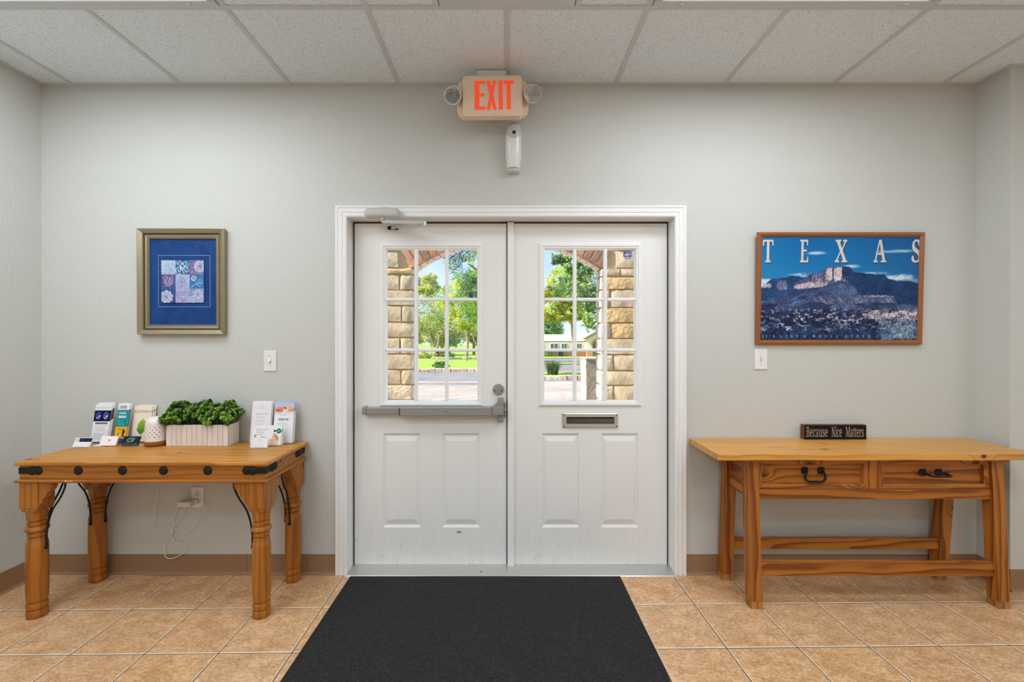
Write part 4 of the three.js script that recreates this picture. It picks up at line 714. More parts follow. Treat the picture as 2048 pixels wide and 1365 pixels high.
/* ------------------------------------------------------------------ framed landscape poster */
{
  const t = thing('framed_poster', 'large framed mountain poster headed TEXAS above the right table', 'framed poster', [1.856, 1.292, 0.004]);
  t.rotation.x = 0.03;
  const fw = 0.026, W = 0.928, H = 0.626, iw = W - 2 * fw, ih = H - 2 * fw;
  obj('poster_frame', mitred(iw, ih, [[0, 0.002], [0, 0.010], [0.004, 0.014], [0.012, 0.019], [0.019, 0.019], [0.0245, 0.015], [0.026, 0.010], [0.026, 0]]).map((g) => { g.translate(0, H / 2, 0); return g; }), M.oakFrame, t);
  const r = rngOf(87);
  const tex = canvasTex(1350, 900, (c, w, h) => {
    const P = (a) => a.map(([x, y]) => [x - 190, y - 140]);
    const poly = (pts, col) => { c.fillStyle = col; c.beginPath(); P(pts).forEach(([x, y], i) => (i ? c.lineTo(x, y) : c.moveTo(x, y))); c.closePath(); c.fill(); };
    let g = c.createLinearGradient(0, 0, 0, 460); g.addColorStop(0, '#0a72b4'); g.addColorStop(0.5, '#1884c4'); g.addColorStop(1, '#3a96cc'); c.fillStyle = g; c.fillRect(0, 0, w, h);
    g = c.createLinearGradient(0, 0, w, 0); g.addColorStop(0, 'rgba(60,170,220,0.25)'); g.addColorStop(0.5, 'rgba(0,90,170,0.0)'); g.addColorStop(1, 'rgba(0,60,130,0.35)'); c.fillStyle = g; c.fillRect(0, 0, w, 470);
    const cloud = (x, y, L, Hh, n, a) => { for (let k = 0; k < n; k++) { const q = (r() - 0.5) * L, s = (r() - 0.5) * Hh; const rr = 10 + r() * 26; const gg = c.createRadialGradient(0, 0, 0, 0, 0, rr); gg.addColorStop(0, `rgba(226,238,246,${a})`); gg.addColorStop(1, 'rgba(226,238,246,0)'); c.save(); c.translate(x - 190 + q, y - 140 + s + q * -0.03); c.scale(2.4, 0.55); c.fillStyle = gg; c.fillRect(-rr, -rr, 2 * rr, 2 * rr); c.restore(); } };
    cloud(215, 540, 90, 60, 90, 0.35); cloud(530, 475, 220, 30, 60, 0.12); cloud(660, 280, 90, 10, 30, 0.25); cloud(1340, 265, 300, 14, 60, 0.16); cloud(1360, 495, 220, 40, 110, 0.25); cloud(1160, 455, 240, 16, 40, 0.16); cloud(960, 395, 60, 8, 20, 0.3); cloud(1500, 540, 120, 60, 40, 0.12);
    // far dark ridges
    poly([[820, 500], [900, 395], [945, 400], [985, 450], [1060, 452], [1180, 470], [1240, 468], [1290, 505], [1380, 530], [1450, 520], [1545, 550], [1545, 780], [820, 780]], '#1c3f6e');
    poly([[190, 590], [225, 580], [240, 540], [280, 505], [400, 495], [450, 475], [520, 485], [580, 492], [640, 520], [640, 660], [190, 700]], '#2c4f7e');
    // lit cliff
    const cliff = [[470, 590], [480, 540], [540, 515], [580, 490], [605, 460], [640, 462], [690, 440], [745, 425], [770, 400], [800, 392], [835, 400], [880, 395], [930, 420], [950, 460], [930, 540], [800, 535], [760, 560], [700, 575], [560, 590]];
    poly(cliff, '#5a6690');
    const streak = (x0, x1, y0, y1, n, cols, len, wd, al) => { for (let k = 0; k < n; k++) { const x = x0 + r() * (x1 - x0), y = y0(x) + r() * (y1(x) - y0(x)); c.strokeStyle = cols[Math.floor(r() * cols.length)]; c.globalAlpha = al * (0.5 + r() * 0.5); c.lineWidth = wd * (0.5 + r()); c.beginPath(); c.moveTo(x - 190, y - 140); c.lineTo(x - 190 + (r() - 0.5) * 6, y - 140 + len * (0.4 + r())); c.stroke(); } c.globalAlpha = 1; };
    streak(480, 760, (x) => 560 - (x - 480) * 0.25, (x) => 575, 620, ['#f2dcd6', '#e6cfd0', '#c9b8c6'], 20, 5, 0.9);
    streak(590, 770, (x) => 470 - (x - 590) * 0.2, (x) => 520, 260, ['#e2cdd0', '#39466e', '#2c3a62'], 24, 4, 0.8);
    streak(752, 800, () => 405, () => 500, 130, ['#f6e2da', '#eed6d2'], 26, 6, 0.9);
    poly([[800, 410], [822, 400], [830, 520], [805, 525]], '#33456f'); streak(815, 880, () => 402, () => 505, 240, ['#f8e6dc', '#f0dad4', '#d8c4cc'], 28, 6, 0.95);
    poly([[884, 398], [940, 410], [975, 450], [990, 520], [880, 530]], '#243f6c'); streak(884, 935, () => 480, () => 520, 30, ['#d8ccd4'], 14, 3, 0.8);
    streak(200, 280, () => 540, () => 570, 120, ['#e6d6dc', '#c2bccf'], 20, 5, 0.7); streak(330, 410, () => 510, () => 585, 110, ['#b6b4cc', '#d8ccd8'], 20, 4, 0.6);
    // slopes
    poly([[190, 720], [300, 670], [450, 605], [560, 590], [700, 578], [800, 540], [860, 520], [940, 530], [1000, 590], [1060, 640], [1280, 650], [1350, 740], [1545, 740], [1545, 900], [190, 900]], '#3c4f7c');
    const brush = (x0, x1, f0, f1, n, cols, len, slope, wd, al) => { for (let k = 0; k < n; k++) { const x = x0 + r() * (x1 - x0), y = f0(x) + r() * (f1(x) - f0(x)), L = len * (0.4 + r()); c.strokeStyle = cols[Math.floor(r() * cols.length)]; c.globalAlpha = al * (0.4 + 0.6 * r()); c.lineWidth = wd * (0.5 + r()); c.beginPath(); c.moveTo(x - 190, y - 140); c.quadraticCurveTo(x - 190 + L * 0.5, y - 140 + slope * L * 0.3, x - 190 + L, y - 140 + slope * L); c.stroke(); } c.globalAlpha = 1; };
    brush(190, 800, (x) => 720 - (x - 190) * 0.24, () => 760, 700, ['#5a6c96', '#2c3d68', '#7484a8', '#3f517e'], 60, -0.35, 6, 0.6);
    brush(800, 1000, (x) => 540 + Math.abs(x - 870) * 0.3, () => 640, 300, ['#64789c', '#2f5272', '#8a96b2'], 40, 1.1, 4, 0.55);
    poly([[640, 740], [760, 640], [860, 635], [1010, 640], [1060, 650], [1280, 650], [1360, 745], [1100, 740], [900, 770], [700, 790]], '#56668e');
    brush(640, 1330, (x) => 655, () => 730, 520, ['#a4a4bc', '#35456e', '#8089a8', '#c4bccb', '#2a3a64'], 46, 1.3, 3.5, 0.7);
    brush(1060, 1300, () => 650, () => 662, 60, ['#d8ccd6'], 30, 0.1, 4, 0.7);
    // foothills and boulder field
    for (let k = 0; k < 26; k++) { const x = 190 + r() * 1350, y = 745 + r() * 60, s = 60 + r() * 90; c.fillStyle = ['#33456f', '#46567f', '#293a62', '#5b6990'][k % 4]; c.beginPath(); c.ellipse(x - 190, y - 140, s, s * 0.3, (r() - 0.5) * 0.3, 0, 6.28); c.fill(); }
    g = c.createLinearGradient(0, 640, 0, 900); g.addColorStop(0, 'rgba(30,42,72,0.5)'); g.addColorStop(0.4, '#1c2b4c'); g.addColorStop(1, '#223a62'); c.fillStyle = g; c.fillRect(0, 640, w, 260);
    for (let k = 0; k < 700; k++) { const x = r() * w, y = 630 + Math.pow(r(), 1.6) * 190, s = (5 + r() * 22) * (0.5 + (y - 620) / 200); c.fillStyle = ['#d8cfd6', '#8f95b2', '#2a3a60', '#b4b0c4', '#15223f', '#1b2a4a'][Math.floor(r() * 6)]; c.globalAlpha = 0.75; c.beginPath(); c.ellipse(x, y, s, s * 0.36, (r() - 0.5) * 0.7, 0, 6.28); c.fill(); }
    for (let k = 0; k < 60; k++) { const x = 910 + r() * 440, y = 650 + r() * 70, s = 16 + r() * 34; c.fillStyle = ['#e0d2d0', '#c9bcc4', '#9a96ac'][k % 3]; c.globalAlpha = 0.8; c.beginPath(); c.ellipse(x, y, s, s * 0.42, -0.25, 0, 6.28); c.fill(); c.fillStyle = '#22304f'; c.fillRect(x - s * 0.6, y + s * 0.35, s * 1.2, 4); }
    c.globalAlpha = 1;
    const bush = (x, y, n, L, cols, al) => { for (let k = 0; k < n; k++) { const a = -Math.PI / 2 + (r() - 0.5) * 2.2, q = L * (0.3 + 0.7 * r()); c.strokeStyle = cols[Math.floor(r() * cols.length)]; c.globalAlpha = al; c.lineWidth = 1 + r() * 2; c.beginPath(); c.moveTo(x + (r() - 0.5) * L, y + r() * 20); c.quadraticCurveTo(x + Math.cos(a) * q * 0.5, y + Math.sin(a) * q * 0.5, x + Math.cos(a) * q + (r() - 0.5) * 20, y + Math.sin(a) * q); c.stroke(); } c.globalAlpha = 1; };
    for (let k = 0; k < 90; k++) bush(r() * w, 790 + r() * 120, 16, 34 + r() * 30, ['#3c5a86', '#1a2c4e', '#4f7098', '#27406a'], 0.5);
    bush(1190, 880, 420, 210, ['#9fb4c4', '#6f8ba6', '#d2dade', '#48688e'], 0.55); bush(1090, 890, 160, 130, ['#7f9ab2', '#4b6c94'], 0.5); bush(1290, 880, 160, 150, ['#8ea6b8', '#56769a'], 0.5);
    // break the painted edges up: warp and mottle everything below the sky line
    { const im = c.getImageData(0, 0, w, h), src = new Uint8ClampedArray(im.data), d = im.data;
      for (let y = 235; y < h; y++) for (let x = 0; x < w; x++) {
        const u = x / w, v = y / w, k = sstep(235, 330, y), low = sstep(560, 680, y);
        const dx = (fbm(u, v, 60, 60, 3, 91) - 0.5) * (14 + 34 * low) * k + (fbm(u, v, 220, 220, 2, 97) - 0.5) * 12 * k, dy = (fbm(u, v, 64, 64, 3, 95) - 0.5) * (12 + 26 * low) * k + (fbm(u, v, 230, 230, 2, 99) - 0.5) * 8 * k;
        const sx = Math.min(w - 1, Math.max(0, Math.round(x + dx))), sy = Math.min(h - 1, Math.max(0, Math.round(y + dy))), o = (y * w + x) * 4, q = (sy * w + sx) * 4, sky = src[q + 2] > 165 && src[q] < 110 ? 0 : 1;
        const m = 1 + sky * k * ((fbm(u, v, 150, 110, 3, 101) - 0.5) * (0.5 + 0.9 * low) + (fbm(u, v, 26, 30, 3, 107) - 0.5) * 0.5);
        for (let n = 0; n < 3; n++) d[o + n] = Math.min(255, src[q + n] * m);
      }
      c.putImageData(im, 0, 0); }
    // lettering
    c.textAlign = 'center';
    const big = (ch, x, sx) => { c.save(); c.translate(x - 190, 222); c.scale(sx, 1); c.font = 'bold 276px serif'; c.lineJoin = 'round'; c.strokeStyle = '#4a3c3a'; c.lineWidth = 9; c.strokeText(ch, 4, 3); c.fillStyle = '#efeae4'; c.fillText(ch, 0, 0); c.restore(); };
    big('T', 245, 0.52); big('E', 555, 0.44); big('X', 872, 0.55); big('A', 1206, 0.54); big('S', 1518, 0.58);
    c.font = '31px serif'; c.fillStyle = '#d8d9de'; const line = "IT'S LIKE A WHOLE OTHER COUNTRY"; let x = 14; for (const [word, at] of [["IT'S", 195], ['LIKE', 355], ['A', 560], ['WHOLE', 640], ['OTHER', 915], ['COUNTRY', 1185]]) { const step = { "IT'S": 33, LIKE: 46, A: 40, WHOLE: 50, OTHER: 50, COUNTRY: 51 }[word]; [...word].forEach((ch, i) => { c.save(); c.translate(at - 190 + 14 + i * step * (word === 'COUNTRY' ? 1 : 1), 878); c.scale(0.85, 1); c.fillText(ch, 0, 0); c.restore(); }); }
  });
  const p = printed('poster_print', iw, ih, 0.003, tex, M.white, t, lin(226, 230, 236)); p.position.set(0, fw, 0.006);
  const gl = new THREE.PlaneGeometry(iw, ih); gl.translate(0, H / 2, 0.0090); obj('glass_front', gl, M.glazing, t);
}

/* ------------------------------------------------------------------ things on the left table */
const onTop = TOP_L + 0.0004;
{ // planter box and its plant
  const x0 = -1.822, x1 = -1.4915, z0 = 0.024, z1 = 0.129, cx = (x0 + x1) / 2, cz = (z0 + z1) / 2, w = x1 - x0, d = z1 - z0, h = 0.113;
  const t = thing('planter_box', 'whitewashed wooden planter box of narrow upright boards on the left table', 'planter', [cx, onTop, cz]);
  const n = 12, bw = w / n, mats = [0, 1, 2].map((k) => std('whitewash ' + k, lin(240 - k * 5, 228 - k * 5, 221 - k * 6), 0.7, { bumpMap: T.peel, bumpScale: 0.0008 }));
  for (let k = 0; k < n; k++) for (const f of [1, -1]) obj('board', span(-w / 2 + k * bw + 0.0006, -w / 2 + (k + 1) * bw - 0.0006, 0, h + R(-0.0006, 0.0006), f * (d / 2 - 0.007), f * d / 2, 0.0012, 1), mats[Math.floor(rnd() * 3)], t);
  const m = 4, sw = (d - 0.016) / m; for (let k = 0; k < m; k++) for (const f of [1, -1]) obj('board', span(f * (w / 2 - 0.007), f * w / 2, 0, h, -d / 2 + 0.008 + k * sw + 0.0006, -d / 2 + 0.008 + (k + 1) * sw - 0.0006, 0.0012, 1), mats[Math.floor(rnd() * 3)], t);
  obj('planter_base', span(-w / 2 + 0.008, w / 2 - 0.008, 0.002, 0.010, -d / 2 + 0.008, d / 2 - 0.008), M.whitewash, t);

  const pl = thing('boxwood_plant', 'bushy green small-leaved plant filling the whitewashed planter box', 'plant', [cx, onTop + 0.0105, cz]);
  obj('soil', span(-w / 2 + 0.0095, w / 2 - 0.0095, 0, h - 0.03, -d / 2 + 0.0095, d / 2 - 0.0095, 0.004), M.soil, pl);
  const r = rngOf(505), pos = [], col = [], stems = [], tip = { pos: [], col: [] };
  const leaf = (o, p, dir, up, L, W2, c0) => {
    const side = new THREE.Vector3().crossVectors(dir, up).normalize(), nrm = new THREE.Vector3().crossVectors(side, dir).normalize();
    const at = (a, b, k) => p.clone().addScaledVector(dir, a * L).addScaledVector(side, b * W2).addScaledVector(nrm, k * L);
    const base = at(0, 0, 0), l1 = at(0.38, 0.5, 0.10), l2 = at(0.78, 0.36, 0.12), r1 = at(0.38, -0.5, 0.10), r2 = at(0.78, -0.36, 0.12), mid = at(0.5, 0, 0.02), end = at(1, 0, 0.04);
    for (const tri of [[base, r1, mid], [r1, r2, mid], [r2, end, mid], [end, l2, mid], [l2, l1, mid], [l1, base, mid]]) for (const q of tri) { o.pos.push(q.x, q.y, q.z); o.col.push(...c0); }
  };
  const H0 = h - 0.03;
  for (let s = 0; s < 620; s++) {                                  // sprigs ending in rosettes over a low mound
    const shell = s < 430 ? R(0.9, 1.04, r) : R(0.5, 0.88, r), sx = R(-1, 1, r), a = Math.acos(R(-0.6, 1, r) ** 1), endDip = 1 - 0.42 * sstep(0.72, 1, Math.abs(sx)), bump = 0.012 * Math.sin(sx * 9 + 1) + 0.008 * Math.sin(sx * 21);
    const tipP = new THREE.Vector3(sx * (w / 2 + 0.036 * shell * (0.5 + 0.5 * Math.sin(a))), H0 + 0.023 + shell * Math.sin(a) * (0.103 + bump) * endDip, Math.max(-d / 2 - 0.008, shell * Math.cos(a) * 0.078));
    const root = new THREE.Vector3(Math.max(-w / 2 + 0.012, Math.min(w / 2 - 0.012, tipP.x * 0.86)), H0 - 0.004, Math.max(-d / 2 + 0.012, Math.min(d / 2 - 0.012, tipP.z * 0.5)));
    stems.push(bar(root.toArray(), tipP.toArray(), 0.0014, 0.0014, 0));
    const nrm = new THREE.Vector3(sx ** 3 * 0.9, Math.sin(a) + 0.25, Math.cos(a) * 0.95).add(new THREE.Vector3(R(-0.5, 0.5, r), R(-0.3, 0.4, r), R(-0.5, 0.5, r))).normalize();
    const dark = Math.sin(a) > 0.82 && shell > 0.97 && r() < 0.2, g0 = dark ? 0.5 : R(0.65, 1.5, r) * (r() < 0.18 ? 1.35 : 1), tone = dark ? [0.05, 0.075, 0.10] : [0.15 + 0.06 * r(), 0.32, 0.045];
    const e1 = new THREE.Vector3().crossVectors(nrm, Math.abs(nrm.y) > 0.9 ? new THREE.Vector3(1, 0, 0) : new THREE.Vector3(0, 1, 0)).normalize(), e2 = new THREE.Vector3().crossVectors(nrm, e1), o = dark ? tip : { pos, col };
    for (let ring = 0; ring < 3; ring++) { const cnt = [4, 5, 5][ring], back = ring * 0.0075, open = [0.55, 1.0, 1.25][ring], t0 = r() * 6.28; for (let q = 0; q < cnt; q++) { const th = t0 + q * 6.283 / cnt + R(-0.25, 0.25, r), dir = e1.clone().multiplyScalar(Math.cos(th) * open).addScaledVector(e2, Math.sin(th) * open).addScaledVector(nrm, R(0.35, 0.8, r)).normalize(), k = g0 * R(0.75, 1.25, r) * [1.15, 1, 0.85][ring]; leaf(o, tipP.clone().addScaledVector(nrm, -back), dir, nrm, [0.0105, 0.0145, 0.016][ring] * R(0.85, 1.15, r), [0.0085, 0.011, 0.012][ring], tone.map((x) => x * k)); } }
  }
  const mk = (o) => { const g = new THREE.BufferGeometry(); g.setAttribute('position', new THREE.Float32BufferAttribute(o.pos, 3)); g.setAttribute('color', new THREE.Float32BufferAttribute(o.col, 3)); g.computeVertexNormals(); return prep(g); };
  const lm = std('boxwood leaf', 0xffffff, 0.42, { vertexColors: true, side: THREE.DoubleSide });
  obj('foliage', mk({ pos, col }), lm, pl).userData.kind = 'stuff'; obj('stems', stems, std('stem green', lin(60, 84, 36), 0.7), pl).userData.kind = 'stuff'; part(obj('dark_sprig_tips', mk(tip), lm, pl), 'dark bluish sprig tips').userData.kind = 'stuff';
}
{ // pierced ceramic diffuser
  const t = thing('oil_diffuser', 'white pierced ceramic diffuser on a round wooden base beside the planter', 'diffuser', [-1.893, onTop, 0.103]);
  obj('diffuser_base', lathe([[0, 0], [0.046, 0], [0.052, 0.006], [0.0545, 0.016], [0.0545, 0.024], [0.0525, 0.027], [0, 0.027]], 48), M.walnut, t);
  // pierced wall: cells round the pot, every other one with a diamond opening
  const rad = (y) => 0.0532 - 0.0035 * sstep(0.03, 0.13, y), cols = 32, rows = 5, ya = 0.0445, rh = 0.0125, pos = [];
  const P = (a, y, k) => { const q = rad(y) - (k ? 0.0035 : 0); return [q * Math.sin(a), y, q * Math.cos(a)]; };
  const quad = (p, q, r, u) => pos.push(...p, ...q, ...r, ...p, ...r, ...u);
  for (let i = 0; i < cols; i++) {
    const a0 = i * 2 * Math.PI / cols, a1 = (i + 1) * 2 * Math.PI / cols, am = (a0 + a1) / 2;
    const solid = (y0, y1) => { quad(P(a0, y0, 0), P(a1, y0, 0), P(a1, y1, 0), P(a0, y1, 0)); quad(P(a1, y0, 1), P(a0, y0, 1), P(a0, y1, 1), P(a1, y1, 1)); };
    solid(0.0275, 0.036); solid(0.036, ya); solid(ya + rows * rh, 0.112); solid(0.112, 0.1175);
    for (let j = 0; j < rows; j++) {
      const y0 = ya + j * rh, y1 = y0 + rh, ym = (y0 + y1) / 2, s = 0.0030 + 0.0005 * (rows - 1 - j) / 4, da = s * 0.8 / 0.052;
      if ((i + j) % 2) { solid(y0, y1); continue; }
      for (const k of [0, 1]) {
        const A = P(a0, y0, k), B = P(a1, y0, k), C = P(a1, y1, k), D = P(a0, y1, k), b = P(am, ym - s * 1.35, k), r = P(am + da, ym, k), t2 = P(am, ym + s * 1.35, k), l = P(am - da, ym, k);
        for (const q of [[A, B, b], [B, r, b], [B, C, r], [C, t2, r], [C, D, t2], [D, l, t2], [D, A, l], [A, b, l]]) for (const v of k ? [q[0], q[2], q[1]] : q) pos.push(...v);
      }
      const e = [[am, ym - s * 1.35], [am + da, ym], [am, ym + s * 1.35], [am - da, ym]]; e.forEach(([pa, py], n) => { const [qa, qy] = e[(n + 1) % 4]; quad(P(pa, py, 0), P(qa, qy, 0), P(qa, qy, 1), P(pa, py, 1)); });
    }
  }
  const g = new THREE.BufferGeometry(); g.setAttribute('position', new THREE.Float32BufferAttribute(pos, 3)); g.computeVertexNormals();
  obj('pierced_cover', prep(toCreasedNormals(g, 0.6)), M.ceramic, t);
  obj('cover_dome', lathe([[0.0495, 0.117], [0.0485, 0.126], [0.0445, 0.136], [0.037, 0.146], [0.026, 0.1525], [0.014, 0.155], [0.012, 0.152], [0.011, 0.150], [0.0, 0.150]], 48), M.ceramic, t);
  obj('shade_liner', lathe([[0.040, 0.028], [0.041, 0.10], [0, 0.102]], 32), std('inner shade', lin(34, 27, 23), 0.9), t);  // dark liner paints the shade seen through the pierced wall
}
const font = (c, px, f = 'sans-serif', w = '') => { c.font = `${w} ${px}px ${f}`; };
const lines = (c, x, y, w, n, dy, col, h = 3, jag = 0.35) => { c.fillStyle = col; const r = rngOf(Math.floor(x * 7 + y)); for (let k = 0; k < n; k++) { let q = x; const end = x + w * (1 - jag * r()); while (q < end) { const l = 8 + r() * 26; c.fillRect(q, y + k * dy, Math.min(l, end - q), h); q += l + 5; } } };
const P1 = canvasTex(430, 1000, (c, w, h) => {                     // white leaflet with a navy band
  c.fillStyle = '#efeff2'; c.fillRect(0, 0, w, h); c.fillStyle = '#8d929e'; c.beginPath(); c.arc(60, 80, 16, 0, 6.3); c.fill(); lines(c, 90, 74, 310, 1, 10, '#9aa0ab', 12, 0);
  c.fillStyle = '#0b0d2e'; c.fillRect(0, 150, w, 285);
  const head = (x, col, hi) => { c.fillStyle = col; c.beginPath(); c.ellipse(x, 290, 68, 98, 0, 0, 6.3); c.fill(); c.fillStyle = hi; c.beginPath(); c.ellipse(x + 20, 300, 26, 20, -0.5, 0, 6.3); c.fill(); c.beginPath(); c.ellipse(x - 18, 345, 34, 12, 0, 0, 6.3); c.fill(); c.strokeStyle = '#9fb0f0'; c.lineWidth = 4; c.beginPath(); c.ellipse(x, 290, 62, 92, 0, 0, 6.3); c.stroke(); };
  head(110, '#23339a', '#d6dcff'); head(305, '#4a4a9a', '#e8d8f0');
  c.fillStyle = '#6c7486'; c.fillRect(55, 460, 320, 50); lines(c, 60, 545, 320, 6, 28, '#a9adb8', 8); lines(c, 50, 740, 330, 7, 26, '#9ea3b0', 9); c.fillStyle = '#1a1c34'; c.fillRect(0, 965, w, 35);
});
const P2 = canvasTex(300, 1000, (c, w, h) => {                     // teal and yellow leaflet
  c.fillStyle = '#f2efee'; c.fillRect(0, 0, w, 180); c.fillStyle = '#178f98'; c.fillRect(0, 165, w, 430); c.fillStyle = '#f3b616'; c.fillRect(0, 590, w, 300); c.fillStyle = '#4c3b8e'; c.fillRect(0, 885, w, 115);
  lines(c, 52, 62, 190, 3, 26, '#5e4a50', 17, 0.1); lines(c, 40, 220, 200, 2, 30, '#d9f0f0', 20, 0.1); lines(c, 36, 310, 210, 2, 34, '#f4ffff', 25, 0.05); lines(c, 44, 420, 180, 6, 26, '#73c5c9', 7); lines(c, 60, 625, 150, 2, 30, '#a97a10', 16, 0.1);
  c.fillStyle = '#352a62'; c.beginPath(); c.moveTo(205, 650); c.lineTo(255, 660); c.lineTo(270, 740); c.lineTo(245, 740); c.lineTo(250, 840); c.lineTo(190, 840); c.lineTo(195, 700); c.closePath(); c.fill(); c.fillStyle = '#1e1a30'; c.fillRect(90, 745, 44, 80); c.fillStyle = '#f7ead0'; c.fillRect(112, 760, 36, 60); lines(c, 100, 930, 120, 2, 24, '#b9b0e0', 8);
});
const P3 = canvasTex(500, 1000, (c, w, h) => {                     // cream leaflet with a green leaf
  c.fillStyle = '#f8ead8'; c.fillRect(0, 0, w, h); c.fillStyle = '#4f4440'; c.textAlign = 'center'; c.save(); c.translate(250, 190); c.scale(0.92, 1); font(c, 104, 'serif', 'italic'); c.fillText('GriefShare', 0, 0); c.restore();
  c.save(); c.translate(255, 560); c.rotate(0.03); const g = c.createLinearGradient(0, -190, 0, 230); g.addColorStop(0, '#a6cf3e'); g.addColorStop(0.55, '#78b03a'); g.addColorStop(1, '#46782c'); c.fillStyle = g; c.beginPath(); c.moveTo(20, -210); c.bezierCurveTo(90, -130, 140, -60, 110, 20); c.bezierCurveTo(150, 60, 100, 170, 0, 250); c.bezierCurveTo(-110, 170, -150, 90, -105, 40); c.bezierCurveTo(-130, -40, -60, -130, 20, -210); c.fill(); c.strokeStyle = '#3f6a26'; c.lineWidth = 6; c.beginPath(); c.moveTo(10, -120); c.lineTo(0, 250); c.quadraticCurveTo(10, 320, 45, 360); c.stroke(); c.lineWidth = 3; for (let k = 0; k < 5; k++) for (const s of [-1, 1]) { c.beginPath(); c.moveTo(3, 190 - k * 60); c.lineTo(s * 85, 120 - k * 60); c.stroke(); } c.restore();
});
const P4 = canvasTex(470, 1000, (c, w, h) => {                     // pale text leaflet
  c.fillStyle = '#eeeef1'; c.fillRect(0, 0, w, h); c.fillStyle = '#9c9ca4'; c.textAlign = 'center'; font(c, 38, 'serif'); c.fillText('ALL', 235, 110); font(c, 46, 'serif'); c.fillText('FACIALS', 235, 170); lines(c, 80, 290, 310, 1, 10, '#a8a8b0', 18, 0); lines(c, 110, 360, 250, 2, 34, '#b4b4bc', 9); lines(c, 110, 450, 250, 2, 34, '#b4b4bc', 9); lines(c, 110, 540, 260, 5, 32, '#aeaeb8', 10);
});
const P5 = canvasTex(490, 1000, (c, w, h) => {                     // leaflet headed with a picture of a face
  c.fillStyle = '#f1f2f6'; c.fillRect(0, 0, w, h); let g = c.createLinearGradient(0, 0, 0, 320); g.addColorStop(0, '#b9c8ea'); g.addColorStop(1, '#e4dfe6'); c.fillStyle = g; c.fillRect(0, 0, w, 320); const r = rngOf(8);
  for (const [x, y, a, b, t, col] of [[110, 175, 130, 60, -0.3, '#e9a687'], [150, 205, 70, 46, 0.2, '#d98a6c'], [90, 215, 60, 34, 0.3, '#c9755a'], [370, 180, 120, 70, 0.2, '#f0b494'], [420, 215, 80, 40, -0.4, '#e29c7c'], [255, 150, 40, 22, 0.4, '#9a6248'], [250, 235, 120, 18, -0.5, '#faeae2'], [330, 265, 150, 12, -0.2, '#f6eef0']]) { c.save(); c.translate(x, y); c.rotate(t); c.fillStyle = col; c.beginPath(); c.ellipse(0, 0, a, b, 0, 0, 6.3); c.fill(); c.restore(); }
  c.fillStyle = '#eef0f6'; c.beginPath(); c.moveTo(0, 320); c.lineTo(0, 290); c.quadraticCurveTo(240, 350, w, 260); c.lineTo(w, 330); c.closePath(); c.fill(); lines(c, 150, 325, 180, 1, 8, '#8ea4d6', 8, 0);
  c.fillStyle = '#26272d'; c.textAlign = 'center'; font(c, 82, 'sans-serif', 'bold'); c.fillText('SWiCH', 235, 460); font(c, 26); c.fillText('™', 402, 425); lines(c, 80, 510, 320, 3, 28, '#b3b6c2', 7); lines(c, 80, 640, 330, 8, 34, '#bfc1cc', 9);
});
const P6 = canvasTex(960, 620, (c, w, h) => {                      // offer postcard
  c.fillStyle = '#f2f2f4'; c.fillRect(0, 0, w, h); c.fillStyle = '#9c9ca6'; font(c, 78, 'serif'); c.textAlign = 'left'; c.save(); c.scale(0.86, 1); c.fillText('NEW CLIENT', 150, 150); c.fillText('SPECIAL', 150, 235); c.fillText('OFFER', 150, 320); c.restore();
  c.save(); c.translate(100, 360); c.rotate(-1.45); lines(c, -90, -30, 230, 3, 22, '#3c3c44', 14, 0.3); c.restore(); lines(c, 290, 355, 160, 3, 20, '#4a4a52', 14, 0.05);
  c.fillStyle = '#f3ded2'; c.fillRect(560, 470, 300, 150); c.fillStyle = '#d9a284'; c.beginPath(); c.ellipse(730, 330, 66, 100, 0.1, 0, 6.3); c.fill(); c.fillStyle = '#c9a06a'; c.beginPath(); c.ellipse(800, 380, 60, 110, -0.5, 0, 6.3); c.fill(); c.fillStyle = '#2e221e'; c.beginPath(); c.ellipse(735, 165, 40, 36, 0, 0, 6.3); c.fill(); c.fillStyle = '#f4ece6'; for (const [x, y] of [[690, 300], [760, 250], [720, 380]]) { c.beginPath(); c.ellipse(x, y, 40, 18, 0.5, 0, 6.3); c.fill(); } c.fillStyle = '#e6bca4'; c.beginPath(); c.ellipse(700, 455, 110, 50, 0, 0, 6.3); c.fill();
  c.fillStyle = '#1f7a62'; c.beginPath(); c.arc(865, 170, 82, 0, 6.3); c.fill(); lines(c, 820, 145, 92, 3, 24, '#bfe0d4', 9, 0.2); c.fillStyle = '#ead8d0'; lines(c, 600, 545, 240, 1, 20, '#d9c0b4', 30, 0.05);
});
const C1 = canvasTex(700, 400, (c, w, h) => { c.fillStyle = '#f0eef0'; c.fillRect(0, 0, w, h); c.fillStyle = '#12143a'; c.fillRect(60, 20, w - 60, 160); c.fillStyle = '#f4f4f8'; c.beginPath(); c.arc(110, 110, 82, 0, 6.3); c.fill(); c.fillStyle = '#2a2c52'; c.beginPath(); c.arc(110, 110, 52, 0, 6.3); c.fill(); c.fillStyle = '#f4f4f8'; c.beginPath(); c.arc(110, 110, 34, 0, 6.3); c.fill(); lines(c, 260, 80, 160, 2, 34, '#565a8a', 14, 0.1); lines(c, 480, 110, 150, 1, 20, '#6a6e98', 9, 0); c.strokeStyle = '#8a8f98'; c.lineWidth = 7; c.beginPath(); c.moveTo(590, 330); c.lineTo(630, 270); c.lineTo(670, 330); c.closePath(); c.stroke(); lines(c, 60, 350, 420, 1, 20, '#c4a4a4', 7, 0); });
